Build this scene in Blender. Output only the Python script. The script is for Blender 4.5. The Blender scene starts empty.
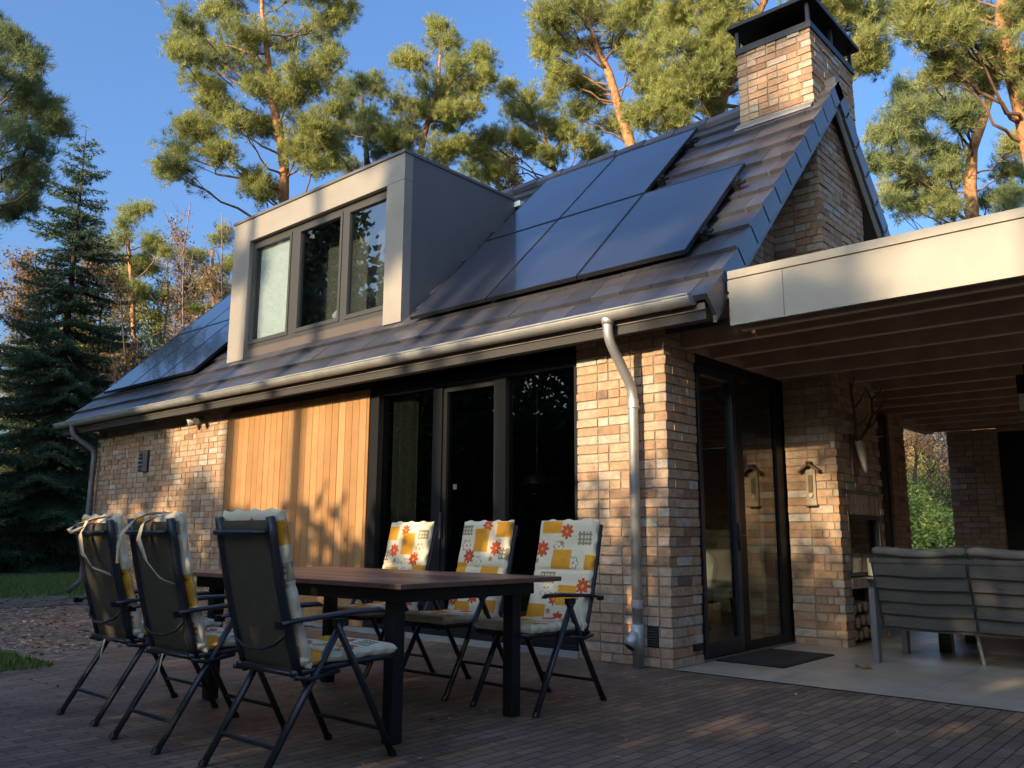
import bpy, math, random
import numpy as np
from mathutils import Vector
random.seed(11); RS=np.random.RandomState(7)
SC=bpy.context.scene; COL=SC.collection
R=math.radians
# ------------------------------------------------------------------ camera
F_PX=849.7; CAM=np.array([3.4563,-5.7414,.9656]); YAW,PITCH,ROLL=.7233,.1785,.0053
fw=np.array([-math.sin(YAW)*math.cos(PITCH),math.cos(YAW)*math.cos(PITCH),math.sin(PITCH)])
r0=np.array([math.cos(YAW),math.sin(YAW),0]); u0=np.cross(r0,fw)
rt=r0*math.cos(ROLL)+u0*math.sin(ROLL); up=-r0*math.sin(ROLL)+u0*math.cos(ROLL)
def at(px,py,D): return CAM+D*(fw+rt*(px-512)/F_PX-up*(py-384)/F_PX)
cd=bpy.data.cameras.new('camera'); cam=bpy.data.objects.new('camera',cd); COL.objects.link(cam)
from mathutils import Matrix
cam.matrix_world=Matrix(((rt[0],up[0],-fw[0],CAM[0]),(rt[1],up[1],-fw[1],CAM[1]),(rt[2],up[2],-fw[2],CAM[2]),(0,0,0,1)))
cd.sensor_width=36; cd.lens=F_PX/1024*36; cd.clip_end=2000; cd.clip_start=.05
SC.camera=cam
# ------------------------------------------------------------------ light
SUN_EL=R(15.5)
w=bpy.data.worlds.new('World'); SC.world=w; w.use_nodes=True
nt=w.node_tree; bg=nt.nodes['Background']; sky=nt.nodes.new('ShaderNodeTexSky')
sky.sky_type='NISHITA'; sky.sun_disc=False; sky.sun_elevation=SUN_EL; sky.sun_rotation=R(179.7)
sky.air_density=1.0; sky.dust_density=7; sky.ozone_density=3.4
tn_=nt.nodes.new('ShaderNodeVectorMath'); tn_.operation='MULTIPLY'; tn_.inputs[1].default_value=(.68,.85,1.04); nt.links.new(sky.outputs[0],tn_.inputs[0]); nt.links.new(tn_.outputs[0],bg.inputs[0]); bg.inputs[1].default_value=.15
sl=bpy.data.lights.new('sun','SUN'); so=bpy.data.objects.new('sun',sl); COL.objects.link(so)
sl.energy=3.2; sl.angle=R(.55); sl.color=(1.0,.79,.50)
ld=Vector((-.006,1,-.277)).normalized(); so.rotation_euler=ld.to_track_quat('-Z','Y').to_euler()
so.location=(0,-30,12)
SC.view_settings.view_transform='Standard'; SC.view_settings.look='None'; SC.view_settings.exposure=1.42; SC.view_settings.gamma=1
SC.render.resolution_x=1024; SC.render.resolution_y=768
SC.cycles.max_bounces=7; SC.cycles.transparent_max_bounces=16
# ------------------------------------------------------------------ materials
def mat(name,col,rough=.6,metal=0,spec=.5,noise=None,bump=None,attr=None,ramp=None,coat=0,trans=0):
    """noise=(scale,amount) value mottling; bump=(scale,strength); attr: per-face 'tone' drives ramp"""
    m=bpy.data.materials.new(name); m.use_nodes=True; n=m.node_tree.nodes; L=m.node_tree.links
    b=n['Principled BSDF']; b.inputs['Roughness'].default_value=rough; b.inputs['Metallic'].default_value=metal
    b.inputs['Specular IOR Level'].default_value=spec; b.inputs['Coat Weight'].default_value=coat
    src=None
    if attr:
        a=n.new('ShaderNodeAttribute'); a.attribute_name=attr
        cr=n.new('ShaderNodeValToRGB'); L.new(a.outputs['Fac'],cr.inputs[0]); el=cr.color_ramp.elements
        st=ramp; el[0].position=st[0][0]; el[0].color=(*st[0][1],1); el[1].position=st[-1][0]; el[1].color=(*st[-1][1],1)
        for p,c in st[1:-1]: e=el.new(p); e.color=(*c,1)
        src=cr.outputs[0]
    tc=n.new('ShaderNodeTexCoord')
    if noise:
        nz=n.new('ShaderNodeTexNoise'); nz.inputs['Scale'].default_value=noise[0]; nz.inputs['Detail'].default_value=6; nz.inputs['Roughness'].default_value=.62
        L.new(tc.outputs['Object'],nz.inputs['Vector'])
        mr=n.new('ShaderNodeMapRange'); mr.inputs[1].default_value=.3; mr.inputs[2].default_value=.7
        mr.inputs[3].default_value=1-noise[1]; mr.inputs[4].default_value=1+noise[1]; L.new(nz.outputs[0],mr.inputs[0])
        vm=n.new('ShaderNodeVectorMath'); vm.operation='SCALE'; L.new(mr.outputs[0],vm.inputs['Scale'])
        if src: L.new(src,vm.inputs[0])
        else: vm.inputs[0].default_value=col
        src=vm.outputs[0]
    if src: L.new(src,b.inputs['Base Color'])
    else: b.inputs['Base Color'].default_value=(*col,1)
    if bump:
        bz=n.new('ShaderNodeTexNoise'); bz.inputs['Scale'].default_value=bump[0]; bz.inputs['Detail'].default_value=5
        L.new(tc.outputs['Object'],bz.inputs['Vector']); bp=n.new('ShaderNodeBump'); bp.inputs['Strength'].default_value=bump[1]; bp.inputs['Distance'].default_value=.01
        L.new(bz.outputs[0],bp.inputs['Height']); L.new(bp.outputs[0],b.inputs['Normal'])
    if trans:
        t=n.new('ShaderNodeBsdfTranslucent'); mx=n.new('ShaderNodeMixShader'); mx.inputs[0].default_value=trans
        if src: L.new(src,t.inputs[0])
        else: t.inputs[0].default_value=(*col,1)
        L.new(b.outputs[0],mx.inputs[1]); L.new(t.outputs[0],mx.inputs[2]); L.new(mx.outputs[0],n['Material Output'].inputs[0])
    return m
def glass_mat(name,tint=(.8,.83,.82),ior=1.55,extra=.0):
    m=bpy.data.materials.new(name); m.use_nodes=True; n=m.node_tree.nodes; L=m.node_tree.links
    n.remove(n['Principled BSDF']); tr=n.new('ShaderNodeBsdfTransparent'); tr.inputs[0].default_value=(*tint,1)
    gl=n.new('ShaderNodeBsdfGlossy'); gl.inputs['Roughness'].default_value=0.0; gl.inputs[0].default_value=(1,1,1,1)
    fr=n.new('ShaderNodeLayerWeight'); fr.inputs[0].default_value=.5; p5=n.new('ShaderNodeMath'); p5.operation='POWER'; p5.inputs[1].default_value=4.2; L.new(fr.outputs['Facing'],p5.inputs[0]); mx=n.new('ShaderNodeMixShader')
    ad=n.new('ShaderNodeMath'); ad.operation='MULTIPLY_ADD'; F0=((ior-1)/(ior+1))**2; ad.inputs[1].default_value=1-F0; ad.inputs[2].default_value=F0+extra; ad.use_clamp=True
    L.new(p5.outputs[0],ad.inputs[0]); L.new(ad.outputs[0],mx.inputs[0]); L.new(tr.outputs[0],mx.inputs[1]); L.new(gl.outputs[0],mx.inputs[2])
    L.new(mx.outputs[0],n['Material Output'].inputs[0]); return m
BR=[(0,(.15,.105,.08)),(.12,(.235,.14,.09)),(.3,(.35,.205,.12)),(.5,(.385,.24,.145)),(.7,(.405,.275,.185)),(.88,(.40,.32,.25)),(1,(.47,.41,.35))]
M={}
M['brick']=mat('brick',(.4,.3,.2),.9,attr='tone',ramp=BR,noise=(16,.26),bump=(75,.55),spec=.25)
M['mortar']=mat('mortar',(.235,.19,.14),.95,noise=(30,.15),bump=(160,.6),spec=.15)
M['wood']=mat('cedar_cladding',(.5,.3,.15),.62,attr='tone',ramp=[(0,(.28,.14,.055)),(.5,(.345,.178,.072)),(1,(.39,.215,.092))],noise=(3,.12),bump=(40,.2),spec=.3)
M['frame']=mat('dark_frame',(.009,.009,.010),.5,noise=(5,.1),spec=.25)
M['greyframe']=mat('grey_window_frame',(.042,.040,.039),.5,noise=(5,.08))
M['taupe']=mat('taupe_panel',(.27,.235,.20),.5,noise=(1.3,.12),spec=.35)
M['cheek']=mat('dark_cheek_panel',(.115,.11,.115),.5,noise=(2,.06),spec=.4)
M['fascia']=mat('fascia_panel',(.31,.27,.222),.55,noise=(1.1,.12),spec=.35)
M['tile']=mat('roof_tile',(.1,.08,.08),.34,attr='tone',ramp=[(0,(.034,.034,.045)),(1,(.068,.064,.076))],noise=(9,.18),bump=(60,.12),spec=.9)
M['underlay']=mat('roof_underlay',(.04,.036,.035),.8)
M['verge']=mat('verge_board_metal',(.24,.235,.235),.5,noise=(3,.05))
M['zinc']=mat('zinc',(.42,.41,.39),.5,metal=.6,noise=(6,.14),bump=(12,.05))
M['black']=mat('black_metal',(.008,.008,.009),.45,noise=(7,.12),spec=.4)
M['blackgloss']=mat('anthracite_aluminium',(.016,.018,.024),.38,noise=(9,.1),spec=.5)
M['panel']=mat('solar_cell_glass',(.025,.027,.042),.2,noise=(1.5,.2),spec=1.0,coat=.6,bump=(3,.02))
M['panelframe']=mat('solar_frame',(.012,.012,.014),.4)
M['glass']=glass_mat('window_glass',(.5,.53,.52),1.55,.03)
M['glass_up']=glass_mat('dormer_glass',(.80,.84,.84),1.55,.10)
M['doorglass']=glass_mat('terrace_door_glass',(.62,.66,.62),1.55,.03)
M['blind']=mat('white_blind',(.85,.86,.86),.8)
M['curtain']=mat('curtain',(.17,.18,.15),.9)
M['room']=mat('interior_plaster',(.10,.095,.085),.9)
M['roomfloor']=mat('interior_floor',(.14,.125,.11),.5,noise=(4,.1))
M['white']=mat('white_shell',(.72,.71,.67),.5)
M['beam']=mat('canopy_timber',(.46,.29,.19),.6,noise=(4,.2),bump=(20,.15),spec=.3)
M['beamlight']=mat('canopy_timber_lit_edge',(.60,.40,.26),.6,noise=(4,.15),spec=.3)  # paler timber: light on the beam bottoms put into the colour
M['ceil']=mat('canopy_ceiling',(.34,.24,.17),.8,noise=(4,.15))
M['tabletop']=mat('table_hardwood',(.2,.1,.06),.42,attr='tone',ramp=[(0,(.07,.034,.025)),(.5,(.15,.072,.046)),(1,(.26,.13,.085))],noise=(10,.22),bump=(30,.12),spec=.45)
M['textilene']=mat('textilene',(.085,.070,.045),.75,noise=(14,.12),bump=(220,.3),trans=.18)
M['strap']=mat('cream_cotton',(.62,.50,.34),.9)
M['cushedge']=mat('cushion_edge',(.55,.47,.33),.9,bump=(35,.5))
M['lounge']=mat('lounge_strap',(.048,.043,.038),.7,noise=(6,.18),bump=(120,.2))
M['loungecush']=mat('lounge_cushion',(.125,.112,.10),.95,noise=(5,.1),bump=(150,.35))
M['mat']=mat('coir_mat',(.035,.028,.024),.98,bump=(240,1))
M['bone']=mat('bone',(.46,.38,.27),.7,noise=(12,.2))
M['antler']=mat('antler',(.12,.075,.045),.7,noise=(9,.3),bump=(25,.4))
M['log']=mat('log_bark',(.15,.09,.055),.9,noise=(12,.3),bump=(30,.6))
M['logend']=mat('log_end',(.42,.27,.15),.8,noise=(25,.2))
M['soot_and_shade']=mat('soot_and_shade',(.012,.011,.010),.9)
M['candle']=mat('candle_wax',(.62,.55,.42),.6)
M['orange']=mat('cushion_orange',(.7,.3,.05),.9)
M['pinebark']=mat('pine_bark_upper',(.42,.20,.09),.85,noise=(8,.6),bump=(18,1),spec=.2)
M['darkbark']=mat('dark_bark',(.085,.06,.045),.95,noise=(6,.35),bump=(14,.9),spec=.2)
M['birchbark']=mat('twig_bark',(.23,.15,.12),.9,noise=(6,.3))
def leaf(name,a,b,c,tr=.3): return mat(name,(0,0,0),.6,attr='tone',ramp=[(0,a),(.5,b),(1,c)],trans=tr,spec=.25)
M['pineneedle']=leaf('pine_needle',(.17,.19,.055),(.31,.32,.095),(.50,.46,.14),.4)
M['branchbark']=mat('branch_bark',(.24,.13,.075),.9,noise=(6,.35),spec=.2)
M['soffit']=mat('soffit_board',(.15,.12,.10),.6,noise=(3,.08))
M['bluepine']=leaf('pine_needle_cool',(.11,.145,.07),(.21,.25,.10),(.42,.40,.13),.35)
M['spruce']=leaf('spruce_needle',(.045,.075,.045),(.085,.125,.065),(.19,.20,.085),.25)
M['autumn']=leaf('oak_autumn_leaf',(.17,.085,.035),(.28,.155,.06),(.38,.27,.11))
M['shrub']=leaf('evergreen_shrub_leaf',(.035,.065,.022),(.06,.10,.03),(.11,.15,.04))
M['brightshrub']=leaf('bright_shrub_leaf',(.12,.19,.035),(.25,.32,.07),(.45,.46,.12))
M['grassblade']=leaf('grass_blade',(.07,.12,.025),(.12,.18,.04),(.2,.26,.06))
M['litter']=leaf('leaf_litter',(.10,.06,.035),(.17,.105,.06),(.28,.20,.12),.1)
# pavers: clay bricks laid lengthwise away from the house
def paver_mat():
    m=bpy.data.materials.new('clay_paver'); m.use_nodes=True; n=m.node_tree.nodes; L=m.node_tree.links; b=n['Principled BSDF']
    tc=n.new('ShaderNodeTexCoord'); mp=n.new('ShaderNodeMapping'); mp.inputs['Rotation'].default_value=(0,0,R(90)); L.new(tc.outputs['Object'],mp.inputs[0])
    br=n.new('ShaderNodeTexBrick'); br.offset=.5; br.inputs['Scale'].default_value=1; br.inputs['Brick Width'].default_value=.205; br.inputs['Row Height'].default_value=.068
    br.inputs['Mortar Size'].default_value=.0035; br.inputs['Mortar Smooth'].default_value=.3; br.inputs['Bias'].default_value=0
    br.inputs['Color1'].default_value=(.112,.074,.051,1); br.inputs['Color2'].default_value=(.185,.120,.080,1); br.inputs['Mortar'].default_value=(.028,.022,.018,1)
    L.new(mp.outputs[0],br.inputs[0])
    nz=n.new('ShaderNodeTexNoise'); nz.inputs['Scale'].default_value=.9; nz.inputs['Detail'].default_value=8; nz.inputs['Roughness'].default_value=.7; L.new(tc.outputs['Object'],nz.inputs[0])
    mr=n.new('ShaderNodeMapRange'); mr.inputs[1].default_value=.3; mr.inputs[2].default_value=.7; mr.inputs[3].default_value=.5; mr.inputs[4].default_value=1.6; L.new(nz.outputs[0],mr.inputs[0])
    vm=n.new('ShaderNodeVectorMath'); vm.operation='SCALE'; L.new(br.outputs[0],vm.inputs[0]); L.new(mr.outputs[0],vm.inputs['Scale']); L.new(vm.outputs[0],b.inputs['Base Color'])
    b.inputs['Roughness'].default_value=.72; b.inputs['Specular IOR Level'].default_value=.35
    n2=n.new('ShaderNodeTexNoise'); n2.inputs['Scale'].default_value=45; n2.inputs['Detail'].default_value=4; L.new(tc.outputs['Object'],n2.inputs[0])
    n3=n.new('ShaderNodeTexNoise'); n3.inputs['Scale'].default_value=4.5; n3.inputs['Detail'].default_value=3; L.new(tc.outputs['Object'],n3.inputs[0])
    ma=n.new('ShaderNodeMath'); ma.operation='MULTIPLY_ADD'; ma.inputs[1].default_value=-1.; L.new(br.outputs['Fac'],ma.inputs[0]); L.new(n2.outputs[0],ma.inputs[2])
    mb=n.new('ShaderNodeMath'); mb.operation='MULTIPLY_ADD'; mb.inputs[1].default_value=1.5; L.new(n3.outputs[0],mb.inputs[0]); L.new(ma.outputs[0],mb.inputs[2])
    bp=n.new('ShaderNodeBump'); bp.inputs['Strength'].default_value=.9; bp.inputs['Distance'].default_value=.006; L.new(mb.outputs[0],bp.inputs['Height']); L.new(bp.outputs[0],b.inputs['Normal'])
    return m
def slab_mat():
    m=bpy.data.materials.new('concrete_tile'); m.use_nodes=True; n=m.node_tree.nodes; L=m.node_tree.links; b=n['Principled BSDF']
    tc=n.new('ShaderNodeTexCoord')
    br=n.new('ShaderNodeTexBrick'); br.offset=0; br.inputs['Scale'].default_value=1; br.inputs['Brick Width'].default_value=.9; br.inputs['Row Height'].default_value=.9
    br.inputs['Mortar Size'].default_value=.003; br.inputs['Color1'].default_value=(.40,.33,.26,1); br.inputs['Color2'].default_value=(.45,.38,.30,1); br.inputs['Mortar'].default_value=(.14,.13,.12,1)
    mp=n.new('ShaderNodeMapping'); mp.inputs['Location'].default_value=(.13,.21,0); L.new(tc.outputs['Object'],mp.inputs[0]); L.new(mp.outputs[0],br.inputs[0])
    nz=n.new('ShaderNodeTexNoise'); nz.inputs['Scale'].default_value=2.5; nz.inputs['Detail'].default_value=8; nz.inputs['Roughness'].default_value=.65; L.new(tc.outputs['Object'],nz.inputs[0])
    mr=n.new('ShaderNodeMapRange'); mr.inputs[1].default_value=.3; mr.inputs[2].default_value=.7; mr.inputs[3].default_value=.72; mr.inputs[4].default_value=1.2; L.new(nz.outputs[0],mr.inputs[0])
    vm=n.new('ShaderNodeVectorMath'); vm.operation='SCALE'; L.new(br.outputs[0],vm.inputs[0]); L.new(mr.outputs[0],vm.inputs['Scale']); L.new(vm.outputs[0],b.inputs['Base Color'])
    b.inputs['Roughness'].default_value=.38; return m
M['paver']=paver_mat(); M['slab']=slab_mat()
M['chips']=mat('woodchip_mulch',(.25,.175,.125),.95,noise=(9,.55),bump=(45,1),spec=.2)
M['soil']=mat('sandy_soil',(.17,.14,.11),.95,noise=(7,.4),bump=(60,1),spec=.2)
M['lawn']=mat('lawn_ground',(.09,.12,.035),.95,noise=(5,.4),bump=(60,.8),spec=.2)
M['forestfloor']=mat('forest_floor',(.10,.075,.045),.95,noise=(1.2,.45),bump=(20,1),spec=.2)
M['kerb']=mat('kerb_edging',(.14,.13,.125),.8,noise=(8,.2))
# ------------------------------------------------------------------ mesh builder
class MB:
    def __init__(s): s.v=[]; s.f=[]; s.t=[]; s.n=0
    def add(s,v,f,tone=.5):
        v=np.asarray(v,float).reshape(-1,3); s.v.append(v)
        for q in f: s.f.append([i+s.n for i in q]); s.t.append(tone)
        s.n+=len(v); return s
    BF=[(0,3,2,1),(4,5,6,7),(0,1,5,4),(1,2,6,5),(2,3,7,6),(3,0,4,7)]
    def box(s,x0,x1,y0,y1,z0,z1,tone=.5):
        return s.add([(x0,y0,z0),(x1,y0,z0),(x1,y1,z0),(x0,y1,z0),(x0,y0,z1),(x1,y0,z1),(x1,y1,z1),(x0,y1,z1)],s.BF,tone)
    def obox(s,c,ax,ay,az,tone=.5):
        c,ax,ay,az=[np.asarray(a,float) for a in (c,ax,ay,az)]
        return s.add([c-ax-ay-az,c+ax-ay-az,c+ax+ay-az,c-ax+ay-az,c-ax-ay+az,c+ax-ay+az,c+ax+ay+az,c-ax+ay+az],s.BF,tone)
    def prism(s,poly,axis,a,b,tone=.5):
        """poly in the plane normal to axis; axis 0: (y,z); 1: (x,z); 2: (x,y)"""
        n=len(poly); P=[]
        for q in (a,b):
            for p in poly:
                P.append((q,p[0],p[1]) if axis==0 else ((p[0],q,p[1]) if axis==1 else (p[0],p[1],q)))
        f=[tuple(range(n))[::-1],tuple(range(n,2*n))]+[(i,(i+1)%n,n+(i+1)%n,n+i) for i in range(n)]
        return s.add(P,f,tone)
    def tube(s,path,rad,seg=8,cap=True,flat=None,tone=.5):
        P=[np.asarray(p,float) for p in path]; n=len(P)
        if not hasattr(rad,'__len__'): rad=[rad]*n
        V=[];prev=None
        for i in range(n):
            t=P[min(i+1,n-1)]-P[max(i-1,0)]; t/=np.linalg.norm(t)+1e-9
            if prev is None:
                a=np.array([0,0,1.]) if abs(t[2])<.9 else np.array([1.,0,0])
                u=np.cross(t,a)
            else: u=prev-t*(prev@t)
            u/=np.linalg.norm(u)+1e-9; prev=u; w_=np.cross(t,u)
            fx,fy=flat if flat else (1,1)
            for k in range(seg):
                a=2*math.pi*k/seg; V.append(P[i]+rad[i]*(u*math.cos(a)*fx+w_*math.sin(a)*fy))
        f=[(i*seg+k,i*seg+(k+1)%seg,(i+1)*seg+(k+1)%seg,(i+1)*seg+k) for i in range(n-1) for k in range(seg)]
        if cap: f+= [tuple(range(seg))[::-1],tuple(range((n-1)*seg,n*seg))]
        return s.add(V,f,tone)
    def build(s,name,m,parent=None,smooth=False,bevel=0):
        me=bpy.data.meshes.new(name); V=np.concatenate(s.v) if s.v else np.zeros((0,3))
        me.from_pydata(V.tolist(),[],s.f); me.materials.append(m)
        a=me.attributes.new('tone','FLOAT','FACE'); a.data.foreach_set('value',np.array(s.t,np.float32))
        if smooth: me.polygons.foreach_set('use_smooth',[True]*len(me.polygons))
        me.update()
        o=bpy.data.objects.new(name,me); COL.objects.link(o)
        if parent: o.parent=parent
        if bevel:
            md=o.modifiers.new('bevel','BEVEL'); md.width=bevel; md.segments=2; md.limit_method='ANGLE'
        return o
def tri_mesh(name,V,tone,m,parent=None):
    """V: (N,3,3) loose triangles with one tone each"""
    N=len(V); me=bpy.data.meshes.new(name); me.vertices.add(3*N); me.vertices.foreach_set('co',V.reshape(-1).astype(np.float32))
    me.loops.add(3*N); me.loops.foreach_set('vertex_index',np.arange(3*N,dtype=np.int32))
    me.polygons.add(N); me.polygons.foreach_set('loop_start',np.arange(0,3*N,3,dtype=np.int32)); me.polygons.foreach_set('loop_total',np.full(N,3,np.int32))
    a=me.attributes.new('tone','FLOAT','FACE'); a.data.foreach_set('value',tone.astype(np.float32))
    me.materials.append(m); me.update(); me.validate()
    o=bpy.data.objects.new(name,me); COL.objects.link(o)
    if parent: o.parent=parent
    return o
def tag(o,label=None,cat=None,group=None,kind=None):
    if label: o['label']=label
    if cat: o['category']=cat
    if group: o['group']=group
    if kind: o['kind']=kind
    return o
def thing(name,label,cat,loc=(0,0,0),rz=0,group=None):
    o=bpy.data.objects.new(name,None); COL.objects.link(o); o.location=loc; o.rotation_euler=(0,0,rz); o.empty_display_size=.2
    return tag(o,label,cat,group)
def kids(o): return [c for c in bpy.data.objects if c.parent==o]
def copy_tree(o,parent=None):
    ch=kids(o); c=o.copy(); COL.objects.link(c)
    if parent: c.parent=parent
    for k in ch: copy_tree(k,c)
    return c
# ------------------------------------------------------------------ ground (setting)
def sheet(name,poly,z,m,kind='structure'):
    mb=MB(); mb.add([(x,y,z) for x,y in poly],[tuple(range(len(poly)))]); o=mb.build(name,m); o['kind']=kind; return o
sheet('ground',[(-400,-400),(400,-400),(400,400),(-400,400)],-.02,M['forestfloor'])
sheet('lawn',[(-19,-16),(-3.45,-16),(-3.5,-3.2),(-3.75,-2.98),(-4.7,-3.0),(-7,-3.6),(-11,-6),(-11,8),(-19,8)],-.012,M['lawn'])
sheet('mulch_bed',[(-9.3,-5.2),(-7,-3.6),(-4.7,-3.0),(-3.7,-2.95),(-4.1,0),(-10.4,0),(-9.3,0)],-.008,M['chips'])
sheet('soil_strip',[(-11.6,-6),(-9.36,-6),(-9.36,0),(-11.6,0)],-.006,M['soil'])
sheet('patio',[(-3.5,-12.5),(9,-12.5),(9,-.012),(-4.1,-.012),(-4.25,-1.3),(-4.2,-2.5),(-3.62,-3.05),(-3.5,-3.3)],0,M['paver'])
sheet('terrace_floor',[(.0,0),(9,0),(9,7.3),(.0,7.3)],.004,M['slab'])
kb=MB(); kb.box(-9.36,-9.30,-6,0,-.02,.012); tag(kb.build('kerb',M['kerb']),kind='structure')
# ------------------------------------------------------------------ bricks
def bricks(mb,O,U,N,L,z0,z1,start=(0,0),end=(0,0),clip=None,dep=.1,course=.075,rs=None):
    """wild-bond courses. O origin (x,y), U unit dir, N outward normal; start/end insets for even/odd courses"""
    rs=rs or RS; O=np.array([*O,0.]); U=np.array([*U,0.]); N=np.array([*N,0.]); k0=int(round(z0/course)); k1=int(math.ceil((z1-1e-6)/course))
    last=0
    for k in range(k0,k1):
        za=k*course+.0065; zb=min((k+1)*course-.0060,z1)
        if zb-za<.015: continue
        u=start[k%2]; ue=L-end[k%2]; first=True
        while u<ue-.02:
            ln=.21 if rs.rand()<.62 else .10
            if first: ln=[.21,.10,.155][(k*2+last)%3]; first=False
            e=min(u+ln,ue)
            if ue-e<.045: e=ue
            if not clip or clip((u+e)/2,(za+zb)/2):
                p=rs.normal(.003,.0026); c=O+U*(u+e)/2+N*(p-dep/2)+np.array([0,0,(za+zb)/2])
                t=rs.beta(2.8,2.2)
                j=rs.normal(0,.0018,4)
                mb.obox(c+np.array([0,0,j[0]]),U*((e-u)/2-.001),N*dep/2+U*j[1],np.array([0,0,(zb-za)/2])+N*j[2]*.6,t)
            u=e+.011
        last=(last+1)%3
    return mb
def clip_rect(*rects):
    def f(u,z):
        for a,b,c,d in rects:
            if a<u<b and c<z<d: return False
        return True
    return f
house=thing('house','brick house with dark tiled roof, timber cladding and grey dormer','house')
SOF=2.60
# front wall, left part
def wall(name,mb,core,label=None):
    o=mb.build(name,M['brick'],house); c=core.build('mortar_core',M['mortar'],o)
    if label: o['label']=label
    return o
mb=MB(); bricks(mb,(-10.37,0),(1,0),(0,-1),3.87,0,SOF,start=(0,.11)); bricks(mb,(-10.37,0),(0,1),(-1,0),5.05,0,SOF,start=(.11,0))
wall('brick_wall',mb,MB().box(-10.364,-6.506,.005,.3,-.02,SOF).box(-10.364,-10.1,.3,5.04,-.02,SOF))
# corner pier
mb=MB(); bricks(mb,(-.87,0),(1,0),(0,-1),.87,0,SOF,start=(0,0),end=(0,.11)); bricks(mb,(0,0),(0,1),(1,0),.46,0,SOF,start=(.11,0),end=(0,0))
bricks(mb,(-.87,0),(0,1),(-1,0),.16,0,SOF,start=(.11,.11))
wall('brick_pier',mb,MB().box(-.865,-.005,.005,.455,-.02,SOF))
# gable brick above the canopy, x=0 plane
gz=lambda y: 2.98+min(y,5.1-y)
mb=MB(); bricks(mb,(0,0),(0,1),(1,0),5.1,2.55,5.5,start=(.0,.1),clip=lambda u,z: z<gz(u)-.10 and not(2.19<u<3.39))
wall('gable_wall',mb,MB().prism([(0,2.56),(5.1,2.56),(5.1,2.98),(2.55,5.45),(0,2.98)],0,-.2,-.006))
# wall along the canopy behind the chimney breast
mb=MB(); bricks(mb,(0,3.39),(0,1),(1,0),1.41,0,2.55); wall('garden_room_wall',mb,MB().box(-.25,-.006,3.39,4.8,-.02,2.55))
mb=MB(); bricks(mb,(0,5.30),(0,1),(1,0),.58,0,2.55)
bricks(mb,(0,5.88),(-1,0),(0,1),.6,0,2.55,start=(.11,.11))
wall('garden_room_pier',mb,MB().box(-.25,-.006,5.3,5.874,-.02,2.55))
o=MB().box(-.12,-.04,4.8,5.3,0,2.5).build('side_door',M['frame'],house)
MB().box(-.04,-.03,4.9,5.2,.12,2.4).build('pane',M['glass'],o)
# rear wall, plain
mb=MB(); bricks(mb,(0,5.1),(-1,0),(0,1),10.37,2.55,2.62); MB().box(-10.3,-.25,4.9,5.1,0,2.6).build('rear_wall',M['mortar'],house)
# ---- chimney breast + stack
cx0,cx1,cy0,cy1=-.31,.487,2.19,3.39
mb=MB()
bricks(mb,(0,cy0),(1,0),(0,-1),cx1,0,4.875,end=(0,.11))
bricks(mb,(cx0,cy0),(1,0),(0,-1),cx1-cx0,4.875,6.12,start=(0,.11),end=(0,.11))
fy0,fy1=2.385-cy0,3.26-cy0
bricks(mb,(cx1,cy0),(0,1),(1,0),cy1-cy0,0,6.12,start=(.11,0),end=(.0,.11),clip=clip_rect((fy0-.05,fy1+.05,.02,1.40)))
bricks(mb,(cx1,cy1),(-1,0),(0,1),cx1-cx0,2.4,6.12,start=(.11,0)); bricks(mb,(cx0,cy1),(0,-1),(-1,0),cy1-cy0,4.875,6.12,start=(.11,0))
# brick returns beside the fireplace
for k in range(0,18):
    z=k*.075
    if z<.56 or z>.6: 
        mb.obox((cx1-.05,cy0+(fy0)/2+.055,z+.0375),(.05,0,0),(0,(fy0-.115)/2,0),(0,0,.032),RS.rand())
        mb.obox((cx1-.05,cy1-(cy1-cy0-fy1)/2+.01,z+.0375),(.05,0,0),(0,(cy1-cy0-fy1)/2-.03,0),(0,0,.032),RS.rand())
# soldier course above and header ledge below the fire window
y=cy0+fy0-.0
while y<cy0+fy1-.03:
    mb.obox((cx1-.05,y+.035,1.295),(.052,0,0),(0,.031,0),(0,0,.098),RS.beta(2,1.8)); mb.obox((cx1-.045,y+.035,.56),(.056,0,0),(0,.031,0),(0,0,.048),RS.beta(2,1.8)); y+=.0725
chim=wall('chimney',mb,MB().box(.0,cx1-.006,cy0+.006,cy1-.006,1.4,4.9).box(cx0+.006,cx1-.006,cy0+.006,cy1-.006,4.9,6.115)
   .box(.0,cx1-.25,cy0+.006,cy1-.006,-.02,1.4).box(cx1-.25,cx1-.006,cy0+.006,cy0+fy0-.0,-.02,1.4).box(cx1-.25,cx1-.006,cy0+fy1,cy1-.006,-.02,1.4))
f=MB(); x0,x1,y0,y1=cx0-.02,cx1+.02,cy0-.02,cy1+.02
for z0,z1 in ((6.12,6.19),):
    f.box(x0,x1,y0,y0+.06,z0,z1).box(x0,x1,y1-.06,y1,z0,z1).box(x0,x0+.06,y0+.06,y1-.06,z0,z1).box(x1-.06,x1,y0+.06,y1-.06,z0,z1)
for xx in (x0+.01,x1-.05):
    for yy in (y0+.01,y1-.05,(y0+y1)/2): f.box(xx,xx+.035,yy,yy+.035,6.19,6.41)
f.build('cowl_frame',M['black'],chim)
MB().box(x0-.055,x1+.055,y0-.055,y1+.055,6.41,6.455).build('cowl_cap',M['black'],chim,bevel=.006)
MB().box(cx0+.15,cx1-.15,cy0+.2,cy1-.2,6.12,6.33).build('flue',M['soot_and_shade'],chim)
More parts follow.
